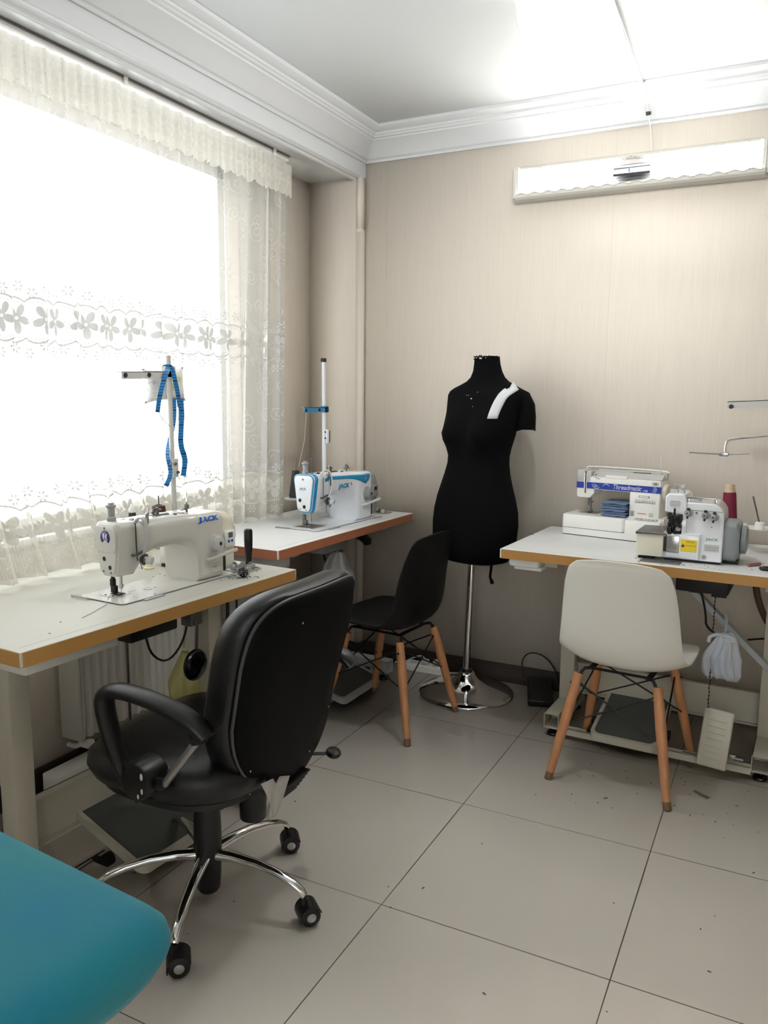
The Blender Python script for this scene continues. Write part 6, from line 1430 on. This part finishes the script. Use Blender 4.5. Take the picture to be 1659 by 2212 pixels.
MB().tube([(0.06, 0.0, 0.065), (0.085, 0.01, 0.075), (0.11, 0.02, 0.045), (0.115, 0.0, 0.008), (0.16, 0.03, 0.006), (0.24, 0.05, 0.005), (0.40, 0.045, 0.005), (0.46, 0.06, 0.005)], 0.004, 8, 2).tube([(0.0, 0, 0.06), (-0.03, 0.02, 0.07), (-0.09, 0.035, 0.04), (-0.14, 0.035, 0.006), (-0.18, 0.03, 0.006)], 0.004, 8, 2).build('cable', M['light_grey'], ps)
fp = thing('foot_pedal', 'black foot pedal with its cord on the floor by the right table leg', 'foot pedal', (-0.04, 1.045, 0), math.radians(18))
MB().prism([(-0.105, 0.002), (0.095, 0.002), (0.095, 0.062), (0.06, 0.064), (-0.105, 0.028)], -0.055, 0.055, 'yz').build('pedal_body', M['black_plastic'], fp, bevel=0.005)
MB().prism([(-0.100, 0.0295), (0.055, 0.0646), (0.055, 0.0686), (-0.100, 0.0335)], -0.045, 0.045, 'yz').build('pedal_plate', M['black_plastic'], fp, bevel=0.001)
MB().tube([(-0.045, 0.09, 0.03), (-0.075, 0.10, 0.06), (-0.085, 0.105, 0.14), (-0.045, 0.10, 0.185), (0.03, 0.09, 0.165), (0.075, 0.075, 0.10), (0.09, 0.06, 0.05), (0.10, 0.05, 0.006)], 0.003, 8, 2).build('cord', M['black_plastic'], fp)

# ---------------------------------------------------------------- padded ironing board in the foreground
ib_m, nt, p = new_mat('turquoise_felt')
p.inputs['Base Color'].default_value = rgb(22, 150, 190); p.inputs['Roughness'].default_value = 0.95; p.inputs['Sheen Weight'].default_value = 0.1
tc = nt.nodes.new('ShaderNodeTexCoord'); n = nt.nodes.new('ShaderNodeTexNoise'); n.inputs['Scale'].default_value = 900; nt.links.new(tc.outputs['Object'], n.inputs['Vector'])
bp = nt.nodes.new('ShaderNodeBump'); bp.inputs['Strength'].default_value = 0.4; bp.inputs['Distance'].default_value = 0.001; nt.links.new(n.outputs['Fac'], bp.inputs['Height']); nt.links.new(bp.outputs[0], p.inputs['Normal'])
n2 = nt.nodes.new('ShaderNodeTexNoise'); n2.inputs['Scale'].default_value = 5; nt.links.new(tc.outputs['Object'], n2.inputs['Vector'])
cr = nt.nodes.new('ShaderNodeValToRGB'); cr.color_ramp.elements[0].position = 0.35; cr.color_ramp.elements[0].color = rgb(29, 126, 132); cr.color_ramp.elements[1].position = 0.7; cr.color_ramp.elements[1].color = rgb(15, 117, 143)
nt.links.new(n2.outputs['Fac'], cr.inputs[0]); nt.links.new(cr.outputs[0], p.inputs['Base Color'])
IB = thing('ironing_board', 'padded turquoise-covered ironing board end in the near left foreground', 'ironing board', (-0.25, -1.93, 0), world=True)
bx0, bx1, by0, by1, bz = -1.03, 0.278, -2.07, -1.668, 0.74
rg = []
for ins, z in ((0.30, bz-0.085), (0.035, bz-0.084), (0.012, bz-0.076), (0.002, bz-0.058), (0.0, bz-0.040), (0.004, bz-0.022), (0.016, bz-0.008), (0.036, bz-0.001), (0.07, bz), (0.10, bz)):
    ring = rrect(bx0+ins*0.6, bx1-ins, by0+min(ins, 0.19), by1-min(ins, 0.19), max(0.045-ins*0.3, 0.01), 8)
    out = []
    m_ = len(ring)
    for i in range(m_):
        (xa, ya), (xb, yb2) = ring[i], ring[(i+1) % m_]
        ns = 12 if i % 9 == 8 else 1
        for q in range(ns): out.append((xa+(xb-xa)*q/ns, ya+(yb2-ya)*q/ns))
    rg.append([Vector((x, y, z+(0.006*math.sin(19*y+7*x)+0.004*math.sin(41*y+1) if z < bz-0.05 else 0))) for x, y in out])
RB = Matrix.Translation((0.28, -1.68, 0)) @ Matrix.Rotation(math.radians(-5), 4, 'Z') @ Matrix.Translation((-0.28, 1.68, 0))
MB().loft(rg).xf(RB).build('padded_cover', ib_m, IB, smooth=60)
MB().box((-0.95, -2.03, bz-0.105), (0.20, -1.71, bz-0.088), 0.004).xf(RB).build('board_base', mat('board_wood', rgb(150, 120, 90), 0.6), IB)
b = MB()
for (xa, xb) in ((-0.80, -0.02), (-0.02, -0.80)):
    for y in (-1.97, -1.78): b.cyl((xa, y, bz-0.105), (xb-0.0, y, 0.014), 0.012, n=12)
b.cyl((-0.80, -2.0, 0.0145), (-0.80, -1.75, 0.0145), 0.0138, n=12).cyl((-0.02, -2.0, 0.0145), (-0.02, -1.75, 0.0145), 0.0138, n=12)
b.xf(RB).build('folding_legs', M['light_grey'], IB)
tag(MB().box((0.0, 0.0, 0), (0.007, 0.003, 0.0012), 0.0004, 1).xf(Matrix.Translation((0.208, -1.955, bz+0.0002)) @ Matrix.Rotation(0.6, 4, 'Z')).build('fabric_scrap', M['paper'], origin=(0.208, -1.955, bz)), 'tiny white fabric scrap on the turquoise ironing board', 'scrap')
tag(MB().ball((0.035, -1.79, bz+0.0012), (0.0018, 0.0018, 0.0012), 8, 5).build('lint_speck', M['dark_gap'], origin=(0.035, -1.79, bz)), 'dark lint speck on the turquoise ironing board', 'lint')

# ---------------------------------------------------------------- scraps on the floor
b = MB(); rr = random.Random(21)
for k in range(90):
    x = rr.uniform(-0.75, 1.25); y = rr.uniform(-1.25, 0.85)
    if rr.random() < 0.45: x = rr.uniform(0.15, 0.95); y = rr.uniform(0.15, 0.75)
    s_ = rr.uniform(0.0008, 0.0030) if rr.random() < 0.88 else rr.uniform(0.003, 0.006); a = rr.uniform(0, PI)
    Mx = Matrix.Translation((x, y, 0.0004)) @ Matrix.Rotation(a, 4, 'Z')
    vs0 = len(b.bm.verts); b.box((-s_*1.6, -s_*0.5, 0), (s_*1.6, s_*0.5, 0.0008), mtx=Mx)
tag(b.build('floor_lint', mat('lint_brown', rgb(72, 64, 56), 0.9), origin=(0.2, -0.2, 0.0004)), 'dark lint and thread clippings scattered over the cream floor tiles', 'lint', kind='stuff')
tag(MB().box((-0.03, -0.006, 0.0004), (0.03, 0.006, 0.0016)).prism([(-0.01, 0.004), (0.03, 0.012), (0.008, -0.006)], 0.0004, 0.0022, 'xy').xf(Matrix.Translation((0.70, 0.44, 0)) @ Matrix.Rotation(math.radians(-38), 4, 'Z')).build('fabric_scrap', mat('scrap_brown', rgb(100, 90, 78), 0.9), origin=(0.70, 0.44, 0)), 'brown fabric scrap on the floor in front of the white pedal', 'scrap')

# ---------------------------------------------------------------- camera
cam = bpy.data.cameras.new('camera'); co = bpy.data.objects.new('camera', cam); C.objects.link(co); S.camera = co
F, yaw_, pit, rol = 1717.057, -0.4694140633, 0.1446141799, 0.0088770960
cam.sensor_fit = 'VERTICAL'; cam.sensor_height = 24.0; cam.lens = 24.0*F/2212.0; cam.clip_start = 0.02
f_ = Vector((math.sin(yaw_)*math.cos(pit), math.cos(yaw_)*math.cos(pit), -math.sin(pit)))
r0 = Vector((math.cos(yaw_), -math.sin(yaw_), 0)); u0 = r0.cross(f_)
c_, s_ = math.cos(rol), math.sin(rol); R_ = c_*r0+s_*u0; U_ = -s_*r0+c_*u0
mw = Matrix((R_, U_, -f_)).transposed().to_4x4(); mw.translation = (0.8806470098, -2.3417892142, 1.3446916206)
co.matrix_world = mw

S.view_settings.view_transform = 'Standard'; S.view_settings.look = 'None'; S.view_settings.gamma = 1.0; S.view_settings.use_curve_mapping = False
S.view_settings.exposure = EXPO
S.cycles.use_denoising = True
S.cycles.max_bounces = 10; S.cycles.diffuse_bounces = 5; S.cycles.transparent_max_bounces = 12
S.cycles.sample_clamp_indirect = 8.0; S.cycles.caustics_reflective = False; S.cycles.caustics_refractive = False
